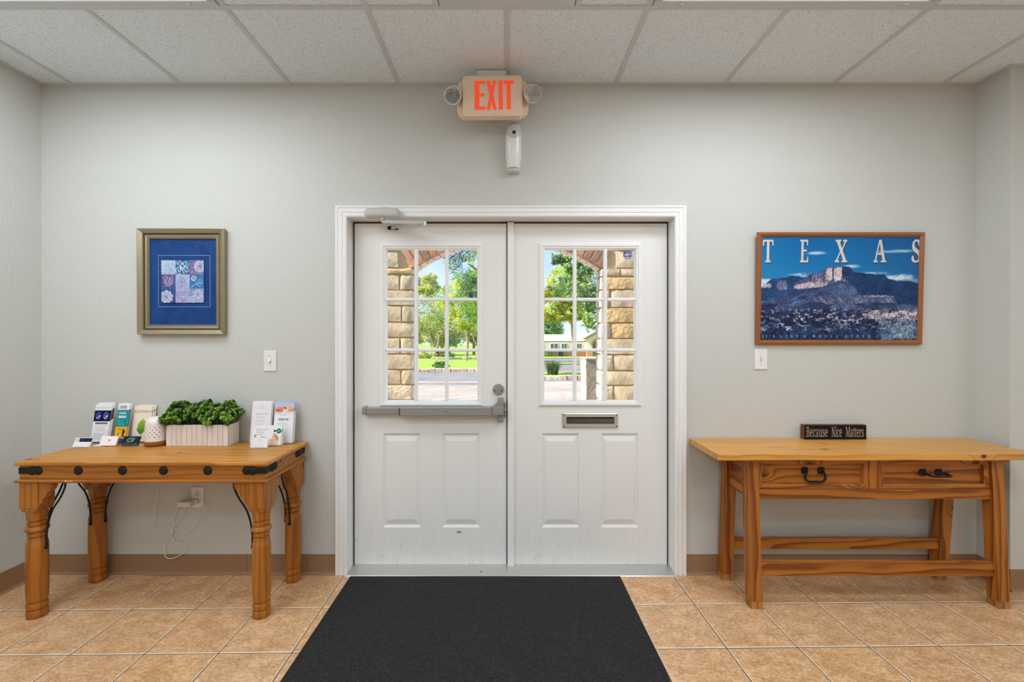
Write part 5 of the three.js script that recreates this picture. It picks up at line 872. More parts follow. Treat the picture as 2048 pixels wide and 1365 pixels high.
const C2 = canvasTex(700, 400, (c, w, h) => { c.fillStyle = '#fbf1f3'; c.fillRect(0, 0, w, h); c.fillStyle = '#c9484a'; c.beginPath(); c.arc(330, 160, 15, 0, 6.3); c.fill(); c.fillRect(320, 172, 24, 40); c.beginPath(); c.arc(385, 140, 17, 0, 6.3); c.fill(); c.fillStyle = '#8f2c40'; c.fillRect(370, 158, 34, 62); lines(c, 220, 265, 260, 1, 20, '#e6b6bc', 8, 0.1); lines(c, 250, 300, 190, 1, 20, '#ecc8cc', 6, 0.1); });
const C3 = canvasTex(700, 400, (c, w, h) => { c.fillStyle = '#0f2b2b'; c.fillRect(0, 0, w, h); c.strokeStyle = '#dfe6e4'; c.lineWidth = 15; c.beginPath(); c.ellipse(330, 150, 150, 76, -0.15, 0.6, 6.0); c.stroke(); c.lineWidth = 9; c.beginPath(); c.moveTo(260, 190); c.quadraticCurveTo(300, 90, 360, 130); c.quadraticCurveTo(400, 170, 470, 120); c.stroke(); c.beginPath(); c.moveTo(350, 210); c.quadraticCurveTo(420, 190, 500, 90); c.stroke(); lines(c, 90, 285, 230, 1, 20, '#7f9a98', 12, 0); lines(c, 450, 285, 180, 1, 20, '#7f9a98', 12, 0); });
const C4 = canvasTex(700, 400, (c, w, h) => { c.fillStyle = '#f0eff3'; c.fillRect(0, 0, w, h); c.strokeStyle = '#8e969a'; c.lineWidth = 9; c.beginPath(); c.moveTo(300, 150); c.quadraticCurveTo(300, 80, 390, 60); c.quadraticCurveTo(380, 130, 300, 150); c.stroke(); c.strokeStyle = '#c9cdd2'; c.beginPath(); c.arc(400, 150, 70, -0.5, 1.6); c.stroke(); c.strokeStyle = '#b4b8be'; c.lineWidth = 5; c.beginPath(); c.arc(430, 290, 18, 0, 6.3); c.stroke(); lines(c, 160, 340, 300, 1, 20, '#c4c6ce', 7, 0.1); });

// clear upright pocket: back sheet, foot and front lip leaning together
function pocket(label, x, z, w, lean, backH, lipH, depth, grp) {
  const t = thing('leaflet_holder', label, 'leaflet holder', [x, onTop, z], grp);
  obj('holder_sheet', [box(w, backH, 0.0016, 0, backH / 2 + 0.003, -depth)].map((g) => g.rotateX(-lean)), M.acrylic, t);
  obj('holder_lip', [box(w, lipH, 0.0016, 0, lipH / 2 + 0.003, 0.003), box(0.0016, lipH, depth, -w / 2, lipH / 2 + 0.003, -depth / 2), box(0.0016, lipH, depth, w / 2, lipH / 2 + 0.003, -depth / 2)].map((g) => g.rotateX(-lean)), M.acrylic, t);
  obj('holder_foot', [box(w, 0.0016, depth + 0.05, 0, 0.0009, -depth / 2 - 0.014)], M.acrylic, t);
  return t;
}
function leaflet(label, tex, side, w, h, x, y, z, lean, turn = 0, t = 0.0016, name = 'leaflet', cat = 'leaflet', grp) {
  const m = printed(name, w, h, t, tex, side); m.position.set(x, y, z); m.rotation.set(-lean, turn, 0); return tag(m, label, cat, grp);
}
const again = (m, label, x, y, z) => { const c = m.clone(); c.name = numbered(m.name.replace(/_\d+$/, '')); c.position.set(x, y, z); c.userData = { ...m.userData, label }; scene.add(c); return c; };
{
  const yb = onTop + 0.0055, lean = 0.17;
  pocket('clear leaflet holder with the navy-banded white leaflets, leftmost on the left table', -2.219, 0.088, 0.098, lean, 0.13, 0.075, 0.022);
  const a = leaflet('white leaflet with navy band and two blue heads, front of its stack', P1, M.paper, 0.0902, 0.208, -2.2205, yb, 0.0865, lean);
  again(a, 'white navy-banded leaflet just behind the front one, edge showing at right', -2.217, yb + 0.004, 0.0815); again(a, 'white navy-banded leaflet rearmost and topmost in the leftmost stack', -2.2135, yb + 0.011, 0.0755);
  pocket('clear leaflet holder with the teal and yellow leaflets', -2.108, 0.088, 0.074, lean, 0.13, 0.05, 0.018);
  const b = leaflet('narrow teal and yellow leaflet with purple foot, front of its stack', P2, M.paper, 0.0615, 0.2155, -2.109, yb, 0.0865, lean);
  again(b, 'teal and yellow leaflet behind the front one, right edge showing', -2.104, yb + 0.001, 0.080);
  pocket('clear leaflet holder with the cream leaf-pictured leaflets beside the white diffuser', -2.026, 0.046, 0.106, 0.14, 0.13, 0.05, 0.014);
  const c = leaflet('cream leaflet with a large green leaf, front of its stack', P3, M.cream, 0.1015, 0.195, -2.030, yb, 0.0445, 0.14);
  again(c, 'cream leaf-pictured leaflet behind the front one, edge showing at right', -2.022, yb + 0.003, 0.039);
  again(c, 'rearmost cream leaf-pictured leaflet, standing a little higher against the wall', -2.016, yb + 0.0065, 0.0335);
  // business cards in low clear stands
  const stand = (label, x, z, lean2, grp) => { const t = thing('card_holder', label, 'card holder', [x, onTop, z], grp); obj('holder_sheet', [box(0.094, 0.032, 0.0016, 0, 0.0175, -0.0115)].map((g) => g.rotateX(-lean2)), M.acrylic, t); obj('holder_lip', [box(0.094, 0.012, 0.0016, 0, 0.0075, 0.0030)].map((g) => g.rotateX(-lean2)), M.acrylic, t); obj('holder_foot', box(0.094, 0.0016, 0.045, 0, 0.0009, -0.018), M.acrylic, t); };
  const card = (label, tex, x, z, lean2, side = M.paper, n = 0) => leaflet(label, tex, side, 0.0885, 0.0505, x, onTop + 0.0032, z, lean2, n, 0.006, 'business_card', 'business card');
  stand('clear card holder at the front left corner of the left table', -2.240, 0.172, 0.5); card('white business card with a navy top band and round emblem', C1, -2.240, 0.168, 0.5);
  stand('clear card holder in front of the teal leaflets', -2.132, 0.136, 0.42); card('pinkish white business card with two small red figures', C2, -2.132, 0.132, 0.42);
  stand('clear card holder in front of the cream leaflets', -2.010, 0.140, 0.42); card('dark green business card with a white swirl emblem', C3, -2.010, 0.136, 0.42, std('green card edge', lin(16, 40, 40), 0.6));
  const lc = tag(new THREE.Mesh(box(0.055, 0.004, 0.04, 0, 0.002, 0, 0.0008), M.paper), 'loose white card lying flat behind the navy-banded business card', 'card'); lc.name = numbered('loose_card'); lc.castShadow = lc.receiveShadow = true; lc.position.set(-2.186, onTop, 0.118); lc.rotation.y = 0.3; scene.add(lc);
  // right-hand group
  pocket('clear leaflet holder with the pale text leaflets beside the planter', -1.3515, 0.078, 0.113, 0.15, 0.15, 0.06, 0.022);
  const d = leaflet('pale grey-white leaflet of small text, front of its stack', P4, M.paper, 0.1065, 0.2235, -1.3515, yb, 0.0765, 0.15);
  again(d, 'pale text leaflet behind the front one, right edge showing', -1.347, yb + 0.003, 0.070);
  pocket('clear leaflet holder with the face-pictured leaflets at the right end of the left table', -1.226, 0.078, 0.116, 0.15, 0.15, 0.06, 0.022);
  const e = leaflet('white leaflet headed by a picture of two faces, front of its stack', P5, M.paper, 0.1065, 0.2225, -1.2275, yb, 0.0765, 0.15);
  again(e, 'face-pictured leaflet just behind the front one of its stack', -1.2245, yb + 0.0015, 0.071); again(e, 'rearmost face-pictured leaflet, nearest the wall at the right end of the table', -1.221, yb + 0.003, 0.0655);
  pocket('clear low holder with the offer postcards', -1.288, 0.128, 0.166, 0.16, 0.06, 0.03, 0.018);
  const f = leaflet('postcard reading NEW CLIENT SPECIAL OFFER with a green dot, front of its stack', P6, M.paper, 0.158, 0.101, -1.289, yb, 0.1262, 0.16, 0, 0.0016, 'postcard', 'postcard');
  again(f, 'postcard of the special offer behind the front one, edge showing at right', -1.284, yb + 0.0015, 0.120);
  stand('clear card holder in front of the offer postcards', -1.301, 0.178, 0.24); card('white business card with a faint grey leaf emblem', C4, -1.301, 0.174, 0.24);
}

/* ------------------------------------------------------------------ outside: porch arch, car park, trees, house */
const GY = -0.15, slope = (z) => GY - 1.05 * clamp01((-z - 24) / 46);
const ARCH_Z = -2.0, ARCH_T = 0.30, HALF = 0.955, SPRING = 2.045, ARC_R = 1.66, ARC_C = SPRING - Math.sqrt(ARC_R * ARC_R - HALF * HALF);   // inner face, thickness, half opening
const archX = 0.0;
{
  const porch = structure(group('porch_floor', 0, 0, 0), 'concrete porch slab outside the door');
  obj('slab', metres(span(-8, 8, GY - 0.2, -0.03, ARCH_Z - ARCH_T - 0.25, -0.321), 1), M.concrete, porch);
  const roof = structure(group('roof', 0, 0, 0), 'flat roof and parapet of the building');
  obj('parapet', span(-8, 8, 3.1, 3.28, -0.36, -0.2), M.porchWhite, roof);
  obj('building_roof', span(-8, 8, 3.1, 3.25, -0.2, ZF + 1), M.roof, roof);
  const wall = structure(group('wall_porch', archX, 0, 0), 'limestone porch wall with a brick arch, seen through the door windows');
  const s = new THREE.Shape(), X = 2.35; s.moveTo(-X, -0.05); s.lineTo(-HALF - 0.016, -0.05); s.lineTo(-HALF - 0.016, SPRING); 
  const a0 = Math.asin((HALF + 0.016) / (ARC_R + 0.016)); for (let k = 0; k <= 30; k++) { const a = -a0 + 2 * a0 * k / 30; s.lineTo((ARC_R + 0.012) * Math.sin(a), ARC_C + (ARC_R + 0.012) * Math.cos(a)); }
  s.lineTo(HALF + 0.016, SPRING); s.lineTo(HALF + 0.016, -0.05); s.lineTo(X, -0.05); s.lineTo(X, 2.96); s.lineTo(-X, 2.96); s.closePath();
  const core = metres(prep(new THREE.ExtrudeGeometry(s, { depth: ARCH_T - 0.03, bevelEnabled: false })), 1); core.translate(0, 0, ARCH_Z - ARCH_T + 0.015); obj('mortar_core', core, M.mortar, wall);
  const r = rngOf(404), stoneGeo = (w, h, d, seed) => {
    const g = new THREE.BoxGeometry(w, h, d, 4, 3, 1), p = g.attributes.position;
    for (let i = 0; i < p.count; i++) { const x = p.getX(i), y = p.getY(i), z = p.getZ(i), ex = Math.abs(Math.abs(x) - w / 2) < 1e-5, ey = Math.abs(Math.abs(y) - h / 2) < 1e-5, k = (ex ? 1 : 0) + (ey ? 1 : 0), n = hash(Math.round(x * 400), Math.round(y * 400), seed); p.setXYZ(i, x * (1 - 0.010 * (ey ? n : 0)) - (ex ? Math.sign(x) * n * 0.008 : 0), y - (ey ? Math.sign(y) * n * 0.007 : 0), z + Math.sign(z) * ((0.5 - n) * 0.007 - k * 0.004)); }
    g.computeVertexNormals(); return metres(prep(g), 1.1);
  };
  const stone = (x0, x1, y0, y1, z, d, m, ry = 0) => { const g = stoneGeo(x1 - x0 - 0.009, y1 - y0 - 0.009, d, Math.floor(r() * 1e6)); if (ry) g.rotateY(ry); return [g, (x0 + x1) / 2, (y0 + y1) / 2, z, m]; };
  const place = ([g, x, y, z, m], name = 'stone') => { const o = obj(name, g, m, wall); o.position.set(x, y, z); return o; };
  // courses as seen on either pier; joints inside a course where they are seen
  const left = [[2.62, 2.96, []], [2.40, 2.62, []], [2.200, 2.40, []], [2.030, 2.200, []], [1.965, 2.030, []], [1.813, 1.965, [-1.055]], [1.661, 1.813, []], [1.498, 1.661, [-1.035]], [1.346, 1.498, []], [1.187, 1.346, [-1.050]], [1.032, 1.187, []], [0.884, 1.032, [-1.040]], [0.735, 0.884, []], [0.56, 0.735, [-1.08]], [0.40, 0.56, []], [0.2, 0.40, [-1.05]], [-0.04, 0.2, []]];
  const right = [[2.62, 2.96, []], [2.40, 2.62, []], [2.20, 2.40, []], [2.025, 2.20, []], [1.945, 2.025, [1.110]], [1.818, 1.945, []], [1.64, 1.818, [1.01]], [1.490, 1.64, []], [1.336, 1.490, [1.02]], [1.180, 1.336, []], [1.022, 1.180, [1.045]], [0.875, 1.022, []], [0.72, 0.875, [1.045]], [0.55, 0.72, []], [0.38, 0.55, [1.06]], [0.18, 0.38, []], [-0.04, 0.18, [1.1]]];
  for (const c of [left, right]) for (const e of c) { e[0] = 1.312 + (e[0] - 1.312) * 1.0224; e[1] = 1.312 + (e[1] - 1.312) * 1.0224; e[2] = e[2].map((x) => x * 1.0224); }
  const tone = (side) => { const q = r(); return side < 0 ? (q < 0.72 ? M.stone : q < 0.86 ? M.stoneWarm : M.stonePale) : (q < 0.68 ? M.stone : q < 0.8 ? M.stoneWarm : M.stonePale); };
  for (const [side, courses] of [[-1, left], [1, right]]) for (const [y0, y1, joints] of courses) {
    const mid = (y0 + y1) / 2, skew = HALF / Math.sqrt(ARC_R * ARC_R - HALF * HALF), edge = mid > SPRING ? (y1 < 2.26 ? (y1 - ARC_C) * skew + 0.008 : Math.max(0, Math.sqrt(Math.max(0, (ARC_R + 0.215) ** 2 - (y0 - ARC_C + 0.01) ** 2)))) : HALF;
    const xs = [edge, ...joints.map(Math.abs)]; let x = joints.length ? Math.abs(joints[0]) + R(0.22, 0.4, r) : edge + R(0.25, 0.5, r); if (edge < HALF - 0.02 && edge < 0.05) { x = 0; xs[0] = 0; }
    while (x < 2.3) { if (x > xs[xs.length - 1]) xs.push(x); x += R(0.24, 0.5, r); } xs.push(2.34);
    for (let i = 0; i < xs.length - 1; i++) { if (xs[i + 1] - xs[i] < 0.03) continue; const [a, b] = side < 0 ? [-xs[i + 1], -xs[i]] : [xs[i], xs[i + 1]]; place(stone(a, b, y0, y1, ARCH_Z - 0.019, 0.05, y0 > 1.81 && y0 < 1.84 && side > 0 ? M.stoneWarm : tone(side))); }
    if (mid < SPRING) { const cut = R(0.35, 0.65, r); for (const [za, zb] of [[0, cut], [cut, 1]]) { const g = stoneGeo((zb - za) * ARCH_T - 0.012, Math.min(y1, SPRING) - y0 - 0.012, 0.05, Math.floor(r() * 1e6)); g.rotateY(Math.PI / 2); const o = obj('reveal_stone', g, M.stonePale, wall); o.position.set(side * (HALF + 0.012), (Math.min(y1, SPRING) + y0) / 2, ARCH_Z - (za + zb) / 2 * ARCH_T + 0.008); } }
  }
  // arch bricks: a ring of headers on the face, four bricks across the underside
  const aa = Math.asin(HALF / ARC_R), n = 27;
  for (let k = 0; k < n; k++) {
    const a = -aa + 2 * aa * (k + 0.5) / n, wd = 2 * aa * ARC_R / n;
    const f = box(wd - 0.017, 0.205, 0.11, 0, ARC_R + 0.1025, 0, 0.004, 1); f.rotateZ(-a); f.translate(0, ARC_C, ARCH_Z - 0.056); obj('face_brick', metres(f, 1.4), M.brick[Math.floor(r() * 4)], wall);
    for (let q = 0; q < 2; q++) { const L = 0.086, g = box(wd - 0.009, 0.09, L, 0, ARC_R + 0.045, 0, 0.004, 1); g.rotateZ(-a); g.translate(0, ARC_C, ARCH_Z - 0.113 - (q + 0.5) * 0.092); obj('soffit_brick', metres(g, 1.4), M.soffitBrick[Math.floor(r() * 3)], wall); }
  }
}
{ // grey concrete post just outside the arch
  const t = thing('concrete_post', 'weathered grey concrete post standing outside the arch, against the right pier', 'post', [1.15, GY, -3.05]);
  const g = new THREE.BoxGeometry(0.42, 1.24, 0.42, 6, 14, 6), p = g.attributes.position; for (let i = 0; i < p.count; i++) { const n = hash(Math.round(p.getX(i) * 90), Math.round(p.getY(i) * 90), Math.round(p.getZ(i) * 90)) - 0.5; p.setXYZ(i, p.getX(i) + n * 0.014, p.getY(i) + n * 0.004, p.getZ(i) + n * 0.012); }
  g.computeVertexNormals(); g.translate(0, 0.62, 0); obj('post_shaft', metres(prep(g), 1.5), M.postConcrete, t);
  obj('post_cap', metres(box(0.44, 0.02, 0.44, 0, 1.25, 0, 0.005), 1.5), M.concrete, t);
}
const sheet = (x0, x1, z0, z1, lift, m, name, parent, uvs = 0.3) => {
  const n = Math.max(1, Math.ceil(Math.abs(z1 - z0) / 3)), pos = [], h = 0.04;
  for (let k = 0; k < n; k++) { const a = mix(z0, z1, k / n), b = mix(z0, z1, (k + 1) / n), ya = slope(a) + lift, yb = slope(b) + lift; pos.push(x0, ya, a, x1, ya, a, x1, yb, b, x0, ya, a, x1, yb, b, x0, yb, b); }
  const ya = slope(z0) + lift, yb = slope(z1) + lift; pos.push(x0, ya - h, z0, x1, ya - h, z0, x1, ya, z0, x0, ya - h, z0, x1, ya, z0, x0, ya, z0);
  const g = new THREE.BufferGeometry(); g.setAttribute('position', new THREE.Float32BufferAttribute(pos, 3)); g.computeVertexNormals(); return obj(name, metres(prep(g), uvs), m, parent);
};
{
  const g = structure(group('ground', 0, 0, 0), 'car park, road and verge outside the door');
  sheet(-90, 90, -2.3, -300, -0.01, M.asphalt, 'asphalt', g);
  sheet(-14, 14, -6.5, -12.4, 0.004, M.paving, 'painted_sun_apron', g, 0.2);  // these pale sheets paint sunlit stripes between tree shadows onto the asphalt
  sheet(-14, 14, -13.3, -13.9, 0.004, M.paving, 'painted_sun_strip', g, 0.2);
  sheet(1.0, 9, -12.4, -13.6, 0.005, M.paving, 'painted_sun_apron', g, 0.2);
  const st = box(0.12, 0.01, 2.6, 0, 0, 0); st.rotateY(-0.9); st.translate(-1.05, GY + 0.012, -9.2); obj('parking_stripe', st, M.stripe, g);
  const lawnL = structure(group('lawn_left', 0, 0, 0), 'mown green lawn beyond the kerb, through the left door window'); sheet(-60, 0.2, -19.2, -48, 0.08, M.lawn, 'turf', lawnL, 0.25);
  const isl = structure(group('lawn_island', 0, 0, 0), 'small planted island in the car park'); sheet(0.5, 9, -14.9, -17.6, 0.10, M.lawn, 'turf', isl, 0.25);
  const lawnR = structure(group('lawn_right', 0, 0, 0), 'grass verge in front of the far house'); sheet(0.5, 90, -52, -290, 0.05, M.lawn, 'turf', lawnR, 0.25); sheet(0.5, 60, -27, -30, 0.05, M.lawn, 'turf', lawnR, 0.25);
  const far = structure(group('lawn_far', 0, 0, 0), 'grass beyond the trees'); sheet(-90, 0.4, -56, -290, 0.03, M.lawn, 'turf', far, 0.2);
  const path = structure(group('path', 0, 0, 0), 'pale path behind the lawn'); sheet(-60, 0, -48.5, -52, 0.06, M.paving, 'paving', path, 0.2);
  const kr = rngOf(61), kerb = (name, label, x0, x1, z, tones) => { const k = structure(group(name, 0, 0, 0), label); for (let x = x0; x < x1;) { const w = R(0.28, 0.5, kr), h = R(0.15, 0.2, kr), b = box(w - 0.015, h, 0.24, 0, 0, 0, 0.02, 2); b.rotateY(R(-0.06, 0.06, kr)); const o = obj('kerb_stone', metres(b, 1), tones[Math.floor(kr() * tones.length)], k); o.position.set(x + w / 2, GY + h / 2 - 0.02, z + R(-0.03, 0.03, kr)); x += w; } return k; };
  const pink = std('pinkish kerb stone', lin(232, 202, 182), 0.9, { map: T.stone }), buff = std('buff kerb stone', lin(240, 226, 200), 0.9, { map: T.stone });
  kerb('kerb_left', 'row of pale kerb stones edging the lawn', -9, 0.2, -19.0, [M.stonePale, buff, pink]);
  kerb('kerb_island', 'row of pale and pinkish kerb stones edging the planted island', 0.6, 5.5, -14.7, [M.stonePale, buff, pink]);
  kerb('trim_tree_ring', 'stone edging round the tree bed on the lawn', -6.2, -2.4, -35, [M.postConcrete, buff]);
}
// leaves: folded diamonds gathered in clumps
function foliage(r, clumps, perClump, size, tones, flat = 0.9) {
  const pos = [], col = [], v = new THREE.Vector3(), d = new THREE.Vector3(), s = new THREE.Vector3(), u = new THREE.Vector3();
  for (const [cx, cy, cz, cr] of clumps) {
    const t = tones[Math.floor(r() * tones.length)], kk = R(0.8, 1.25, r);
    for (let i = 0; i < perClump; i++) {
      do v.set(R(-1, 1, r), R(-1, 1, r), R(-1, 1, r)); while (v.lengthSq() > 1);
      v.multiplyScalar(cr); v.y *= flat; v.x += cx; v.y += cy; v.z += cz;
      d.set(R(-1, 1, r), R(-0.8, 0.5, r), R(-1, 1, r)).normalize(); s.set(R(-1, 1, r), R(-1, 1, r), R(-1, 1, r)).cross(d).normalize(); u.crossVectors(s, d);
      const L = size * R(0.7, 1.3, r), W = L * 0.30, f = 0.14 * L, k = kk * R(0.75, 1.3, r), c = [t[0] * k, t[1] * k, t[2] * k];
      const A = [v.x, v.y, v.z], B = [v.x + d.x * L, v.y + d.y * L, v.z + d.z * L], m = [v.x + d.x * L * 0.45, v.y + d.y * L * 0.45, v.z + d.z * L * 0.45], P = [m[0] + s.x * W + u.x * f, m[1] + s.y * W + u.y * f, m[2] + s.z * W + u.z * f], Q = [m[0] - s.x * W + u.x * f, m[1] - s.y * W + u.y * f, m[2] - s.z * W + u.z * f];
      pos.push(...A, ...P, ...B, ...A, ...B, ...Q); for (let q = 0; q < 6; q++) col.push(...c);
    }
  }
  const g = new THREE.BufferGeometry(); g.setAttribute('position', new THREE.Float32BufferAttribute(pos, 3)); g.setAttribute('color', new THREE.Float32BufferAttribute(col, 3)); g.computeVertexNormals(); return prep(g);
}
const GREEN = { lit: [[0.56, 0.62, 0.05], [0.42, 0.56, 0.07], [0.66, 0.62, 0.06]], mid: [[0.25, 0.43, 0.11], [0.32, 0.50, 0.12], [0.20, 0.37, 0.12]], pale: [[0.58, 0.60, 0.27], [0.68, 0.64, 0.28], [0.44, 0.54, 0.24]], dark: [[0.11, 0.21, 0.12], [0.14, 0.26, 0.14], [0.08, 0.17, 0.10]] };  // pale also paints distance haze into the leaves of far trees
function tree(name, label, [x, z], trunk, ells, nClump, per, size, tones, seed, cat = 'tree') {
  const r = rngOf(seed), gy = slope(z), t = thing(name, label, cat, [x, gy, z]);
  const cl = []; for (let i = 0; i < nClump; i++) { const e = ells[Math.floor(r() * ells.length)], a = r() * 6.283, b = Math.acos(R(-1, 1, r)), q = Math.cbrt(R(0.25, 1, r)); cl.push([e[0] + e[3] * q * Math.sin(b) * Math.cos(a), e[1] + e[4] * q * Math.cos(b), e[2] + e[5] * q * Math.sin(b) * Math.sin(a), Math.min(e[3], e[4]) * R(0.16, 0.34, r)]); }
  obj('foliage', foliage(r, cl, per, size, tones), M.leaf, t).userData.kind = 'stuff';
  if (trunk) {
    const [rad, h, lean] = trunk; obj('trunk', [tube([[0, -0.1, 0], [lean * 0.3, h * 0.35, 0], [lean * 0.6, h * 0.7, 0.05], [lean, h, 0]], rad, 12, 10)], M.bark, t);
    const limbs = ells.map((e, i) => tube([[lean * 0.7, h * 0.75, 0], [mix(lean, e[0], 0.5), mix(h, e[1], 0.4), e[2] * 0.4], [e[0], e[1], e[2]]], rad * 0.16, 10, 7)); obj('branch', limbs, M.bark, t);
  }
  return t;
}
// heights are above the tree's own ground
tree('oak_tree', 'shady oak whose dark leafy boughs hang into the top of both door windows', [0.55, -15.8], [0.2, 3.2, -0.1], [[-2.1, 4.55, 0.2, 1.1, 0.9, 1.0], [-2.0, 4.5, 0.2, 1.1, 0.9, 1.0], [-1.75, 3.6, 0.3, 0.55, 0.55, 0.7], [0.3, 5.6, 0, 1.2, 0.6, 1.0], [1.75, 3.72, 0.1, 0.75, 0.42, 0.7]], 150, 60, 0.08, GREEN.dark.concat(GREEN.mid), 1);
tree('oak_tree', 'bright yellow-green tree on the lawn with a slender forked trunk, through the left door window', [-3.45, -36], [0.11, 2.9, 0.25], [[-0.5, 5.3, 0, 2.0, 1.5, 2.0], [1.2, 5.9, 0, 2.2, 1.9, 2.0], [0.4, 3.6, 0, 1.9, 1.0, 1.6]], 210, 55, 0.17, GREEN.lit.concat([GREEN.mid[1]]), 2);
tree('oak_tree', 'pale yellow-green tree at the left of the lawn, through the left door window', [-9.1, -42], [0.12, 3.2, 0.8], [[0.2, 5.2, 0, 2.2, 2.6, 2.2], [1.3, 7.4, 0, 1.4, 1.0, 1.4], [-1.8, 6, 0, 2.2, 2.4, 2.2]], 220, 50, 0.19, GREEN.pale.concat([GREEN.lit[0]]), 3);
tree('round_tree', 'rounded mid-green tree in the gap between the two lawn trees', [-7.3, -54], [0.13, 2.6, 0.1], [[0.3, 4.4, 0, 2.8, 2.7, 2.4], [-1.6, 3.6, 0, 2.0, 2.2, 2]], 190, 55, 0.22, GREEN.pale.concat([GREEN.mid[1]]), 4);
tree('oak_tree', 'mid-green tree at the right edge of the left door window', [-1.5, -30], [0.12, 3.2, 0.0], [[-0.5, 4.9, 0, 1.5, 2.2, 1.5], [0.9, 5.5, 0, 1.6, 2.0, 1.6]], 240, 55, 0.15, GREEN.mid.concat([GREEN.lit[1]]), 5);
tree('oak_tree', 'sunny yellow-green tree in the right door window, its boughs above the house', [4.66, -29], [0.1, 3.4, -0.2], [[-0.9, 5.4, 0, 1.2, 1.6, 1.4], [-1.5, 4.2, 0, 0.8, 1.5, 1], [-0.3, 3.6, 0, 1.0, 0.7, 1.0]], 200, 50, 0.15, GREEN.lit, 6);
tree('oak_tree', 'mid-green tree behind the sunny one in the right door window', [7.4, -33], [0.14, 3.6, 0], [[-2.0, 6.0, 0, 1.6, 1.4, 1.6], [-0.8, 6.6, 0, 1.8, 1.8, 1.6], [-1.6, 4.6, 0, 1.3, 0.8, 1.2]], 200, 55, 0.16, GREEN.mid.concat([GREEN.pale[0]]), 7);
tree('broadleaf_tree', 'near tree with long drooping green leaves in front of the right pier of the arch', [2.35, -6.6], [0.07, 2.1, -0.25], [[-0.75, 2.62, 0.1, 0.42, 0.5, 0.4], [-0.55, 2.05, 0, 0.3, 0.34, 0.35], [0.0, 2.9, 0, 0.6, 0.6, 0.6], [-0.95, 2.9, 0.2, 0.28, 0.2, 0.3], [-1.28, 3.1, 0.1, 0.2, 0.08, 0.12]], 110, 28, 0.085, GREEN.mid.concat([GREEN.dark[1], GREEN.lit[1]]), 8);
for (const [x, z, h, w, s, tn, label] of [[-17, -74, 8, 5, 21, GREEN.pale, 'pale tree in the far tree line, left end of the left door window'], [-11.5, -78, 7, 4, 22, GREEN.mid, 'mid-green tree in the far tree line, middle of the left door window'], [-6, -80, 8, 4.5, 23, GREEN.pale, 'pale tree in the far tree line, right part of the left door window'], [7, -86, 9, 5, 24, GREEN.mid, 'tree rising behind the far house roof']])
  tree('distant_tree', label, [x, z], [0.25, h * 0.4, 0], [[0, h * 0.6, 0, w * 0.6, h * 0.36, w * 0.5], [w * 0.3, h * 0.5, 0, w * 0.5, h * 0.3, w * 0.4]], 150, 45, 0.34, tn, s);
tree('low_shrub', 'low rounded green shrub at the lawn edge behind the kerb', [-3.25, -19.9], null, [[0, 0.26, 0, 0.42, 0.2, 0.3]], 60, 60, 0.06, GREEN.mid, 31, 'shrub');
tree('hedge_shrub', 'grey-green shrub under the trees at the left of the lawn', [-9.2, -47.5], null, [[0, 0.45, 0, 1.2, 0.45, 0.7]], 60, 50, 0.12, GREEN.pale, 32, 'shrub');
tree('hedge_shrub', 'green shrub under the trees at the middle of the lawn', [-6.6, -48], null, [[0, 0.4, 0, 0.9, 0.4, 0.6]], 60, 50, 0.12, GREEN.mid, 33, 'shrub');
tree('rust_shrub', 'rust-coloured rounded shrub under the trees', [-7.45, -49], null, [[0, 0.55, 0, 0.7, 0.5, 0.5]], 50, 60, 0.12, [[0.30, 0.12, 0.05], [0.24, 0.10, 0.05]], 34, 'shrub');
tree('hedge_shrub', 'green shrub at the foot of the far house, through the right door window', [6.1, -69], null, [[0, 0.5, 0, 1.4, 0.5, 0.7]], 60, 50, 0.14, GREEN.mid, 35, 'shrub');
for (const [x, z, rad, label] of [[-10.9, -50.5, 0.16, 'leaning bare grey tree trunk at the left of the lawn'], [-8.5, -50.6, 0.12, 'thin dark tree trunk behind the grey-green shrub'], [-3.2, -45.5, 0.14, 'dark tree trunk right of the bright tree on the lawn'], [-1.95, -37, 0.13, 'pale tree trunk at the right edge of the left door window']]) { const t = thing('tree_trunk', label, 'tree', [x, slope(z), z]); obj('trunk', tube([[0, -0.1, 0], [0.15, 0.8, 0], [0.45, 1.6, 0], [0.6, 2.8, 0]], rad, 10, 9), M.bark, t); obj('branch', tube([[0.3, 1.2, 0], [-0.2, 1.9, 0], [-0.5, 2.8, 0]], rad * 0.6, 8, 7), M.bark, t); }
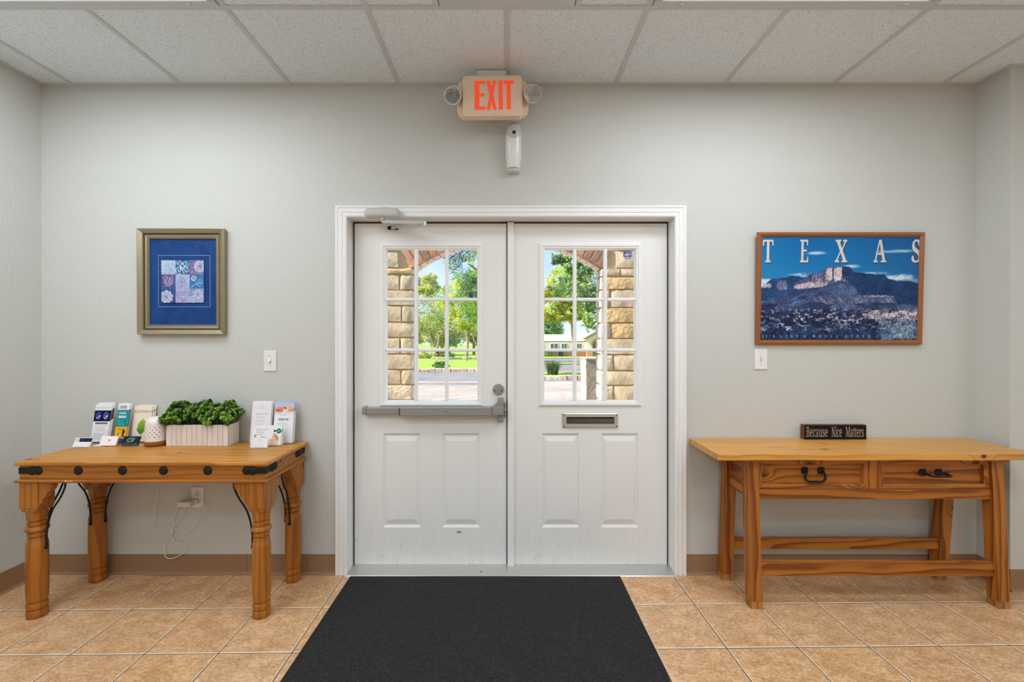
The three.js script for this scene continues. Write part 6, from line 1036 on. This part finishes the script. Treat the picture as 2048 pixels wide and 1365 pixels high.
{ // ornamental grass on the island: arching blades
  const r = rngOf(71), t = thing('ornamental_grass', 'clump of tall arching ornamental grass on the car park island', 'grass clump', [1.86, GY + 0.1, -15.9]), pos = [], col = [];
  for (let i = 0; i < 620; i++) { const a = r() * 6.283, q = Math.sqrt(r()) * 0.22, L = R(0.45, 0.85, r), out = R(0.1, 0.5, r), w = 0.008, px = Math.cos(a + 1.57) * w, pz = Math.sin(a + 1.57) * w, bx = Math.cos(a) * q, bz = Math.sin(a) * q, k = R(0.7, 1.3, r), c = (r() < 0.25 ? [0.34, 0.30, 0.12] : [0.10, 0.22, 0.06]).map((x) => x * k);
    const P = (f) => [bx + Math.cos(a) * out * f * f, L * (f - 0.22 * f * f), bz + Math.sin(a) * out * f * f]; for (let s = 0; s < 3; s++) { const A = P(s / 3), B = P((s + 1) / 3), w0 = 1 - s / 3, w1 = 1 - (s + 1) / 3; const a0 = [A[0] - px * w0, A[1], A[2] - pz * w0], a1 = [A[0] + px * w0, A[1], A[2] + pz * w0], b0 = [B[0] - px * w1, B[1], B[2] - pz * w1], b1 = [B[0] + px * w1, B[1], B[2] + pz * w1]; pos.push(...a0, ...a1, ...b1, ...a0, ...b1, ...b0); for (let n = 0; n < 6; n++) col.push(...c); } }
  const g = new THREE.BufferGeometry(); g.setAttribute('position', new THREE.Float32BufferAttribute(pos, 3)); g.setAttribute('color', new THREE.Float32BufferAttribute(col, 3)); g.computeVertexNormals(); obj('blades', prep(g), M.leaf, t).userData.kind = 'stuff';
}
{ // far house beyond the road
  const z = -70, y = slope(z), t = thing('house', 'long low cream house with a pale roof and brick foot beyond the road', 'house', [10, y, z]);
  obj('house_wall', [span(-5.4, 2.6, 0.95, 2.5, -6, 0), span(2.6, 6.4, 0.95, 3.0, -6, 0.8)], M.houseWall, t);
  obj('brick_base', [span(-5.4, 2.6, 0, 0.95, -6, 0.02), span(2.6, 6.4, 0, 0.95, -6, 0.82)], M.houseBrick, t);
  const rf = new THREE.Shape([[-0.5, 2.45], [-3, 3.6], [-6.5, 2.45]].map(([a, b]) => new THREE.Vector2(-a, b))); const rg = prep(new THREE.ExtrudeGeometry(rf, { depth: 9, bevelEnabled: false })); rg.rotateY(Math.PI / 2); rg.translate(-5.8, 0, 0); obj('roof', [rg], M.roof, t);
  const roof = t.children[t.children.length - 1]; obj('roof_edge', span(-5.8, 3.2, 2.36, 2.5, 0.3, 0.5), M.roofEdge, roof);
  const gb = new THREE.Shape([[2.4, 2.9], [6.6, 2.9], [4.5, 4.05]].map(([a, b]) => new THREE.Vector2(a, b))); obj('porch_gable', prep(new THREE.ExtrudeGeometry(gb, { depth: 2, bevelEnabled: false })).translate(0, 0, -0.9), M.houseWall, t);
  obj('gable_roof', [bar([2.2, 2.82, 0.3], [4.5, 4.1, 0.3], 0.14, 2.3, 0), bar([6.8, 2.82, 0.3], [4.5, 4.1, 0.3], 0.14, 2.3, 0)], M.roofEdge, t);
  for (const [wx, ww] of [[-4.7, 0.7], [-2.5, 1.2], [-0.9, 0.9], [1.5, 0.8]]) { const f = obj('window', [span(wx - ww / 2, wx + ww / 2, 1.1, 2.15, 0, 0.06)], M.trim, t); for (const s of [-1, 1]) obj('pane', span(wx + s * ww / 4 - ww * 0.2, wx + s * ww / 4 + ww * 0.2, 1.17, 2.08, 0.055, 0.07), M.houseGlass, f); }
  const ar = new THREE.Shape(); ar.moveTo(3.5, 0); ar.lineTo(3.5, 1.7); ar.absarc(4.5, 1.7, 1.0, Math.PI, 0, true); ar.lineTo(5.5, 0); ar.closePath(); obj('porch_arch', prep(new THREE.ExtrudeGeometry(ar, { depth: 0.08, bevelEnabled: false })).translate(0, 0, 0.79), std('arch recess', lin(120, 104, 78), 0.9), t);
  const ri = new THREE.Shape(); ri.absarc(4.5, 1.7, 1.25, 0, Math.PI, false); ri.absarc(4.5, 1.7, 1.0, Math.PI, 0, true); ri.closePath(); obj('arch_ring', prep(new THREE.ExtrudeGeometry(ri, { depth: 0.14, bevelEnabled: false })).translate(0, 0, 0.78), M.houseBrick, t);
  const ac = thing('air_conditioner', 'grey outdoor air-conditioning unit at the foot of the far house', 'air conditioner', [8.4, y, z + 0.75]);
  obj('unit_case', span(-0.45, 0.45, 0, 0.95, -0.4, 0.4, 0.04), std('unit grey', lin(92, 100, 108), 0.5), ac); obj('unit_grille', Array.from({ length: 7 }, (_, i) => span(-0.38, 0.38, 0.15 + i * 0.1, 0.19 + i * 0.1, 0.39, 0.42)), M.iron, ac);
}

renderer.render(scene, camera);
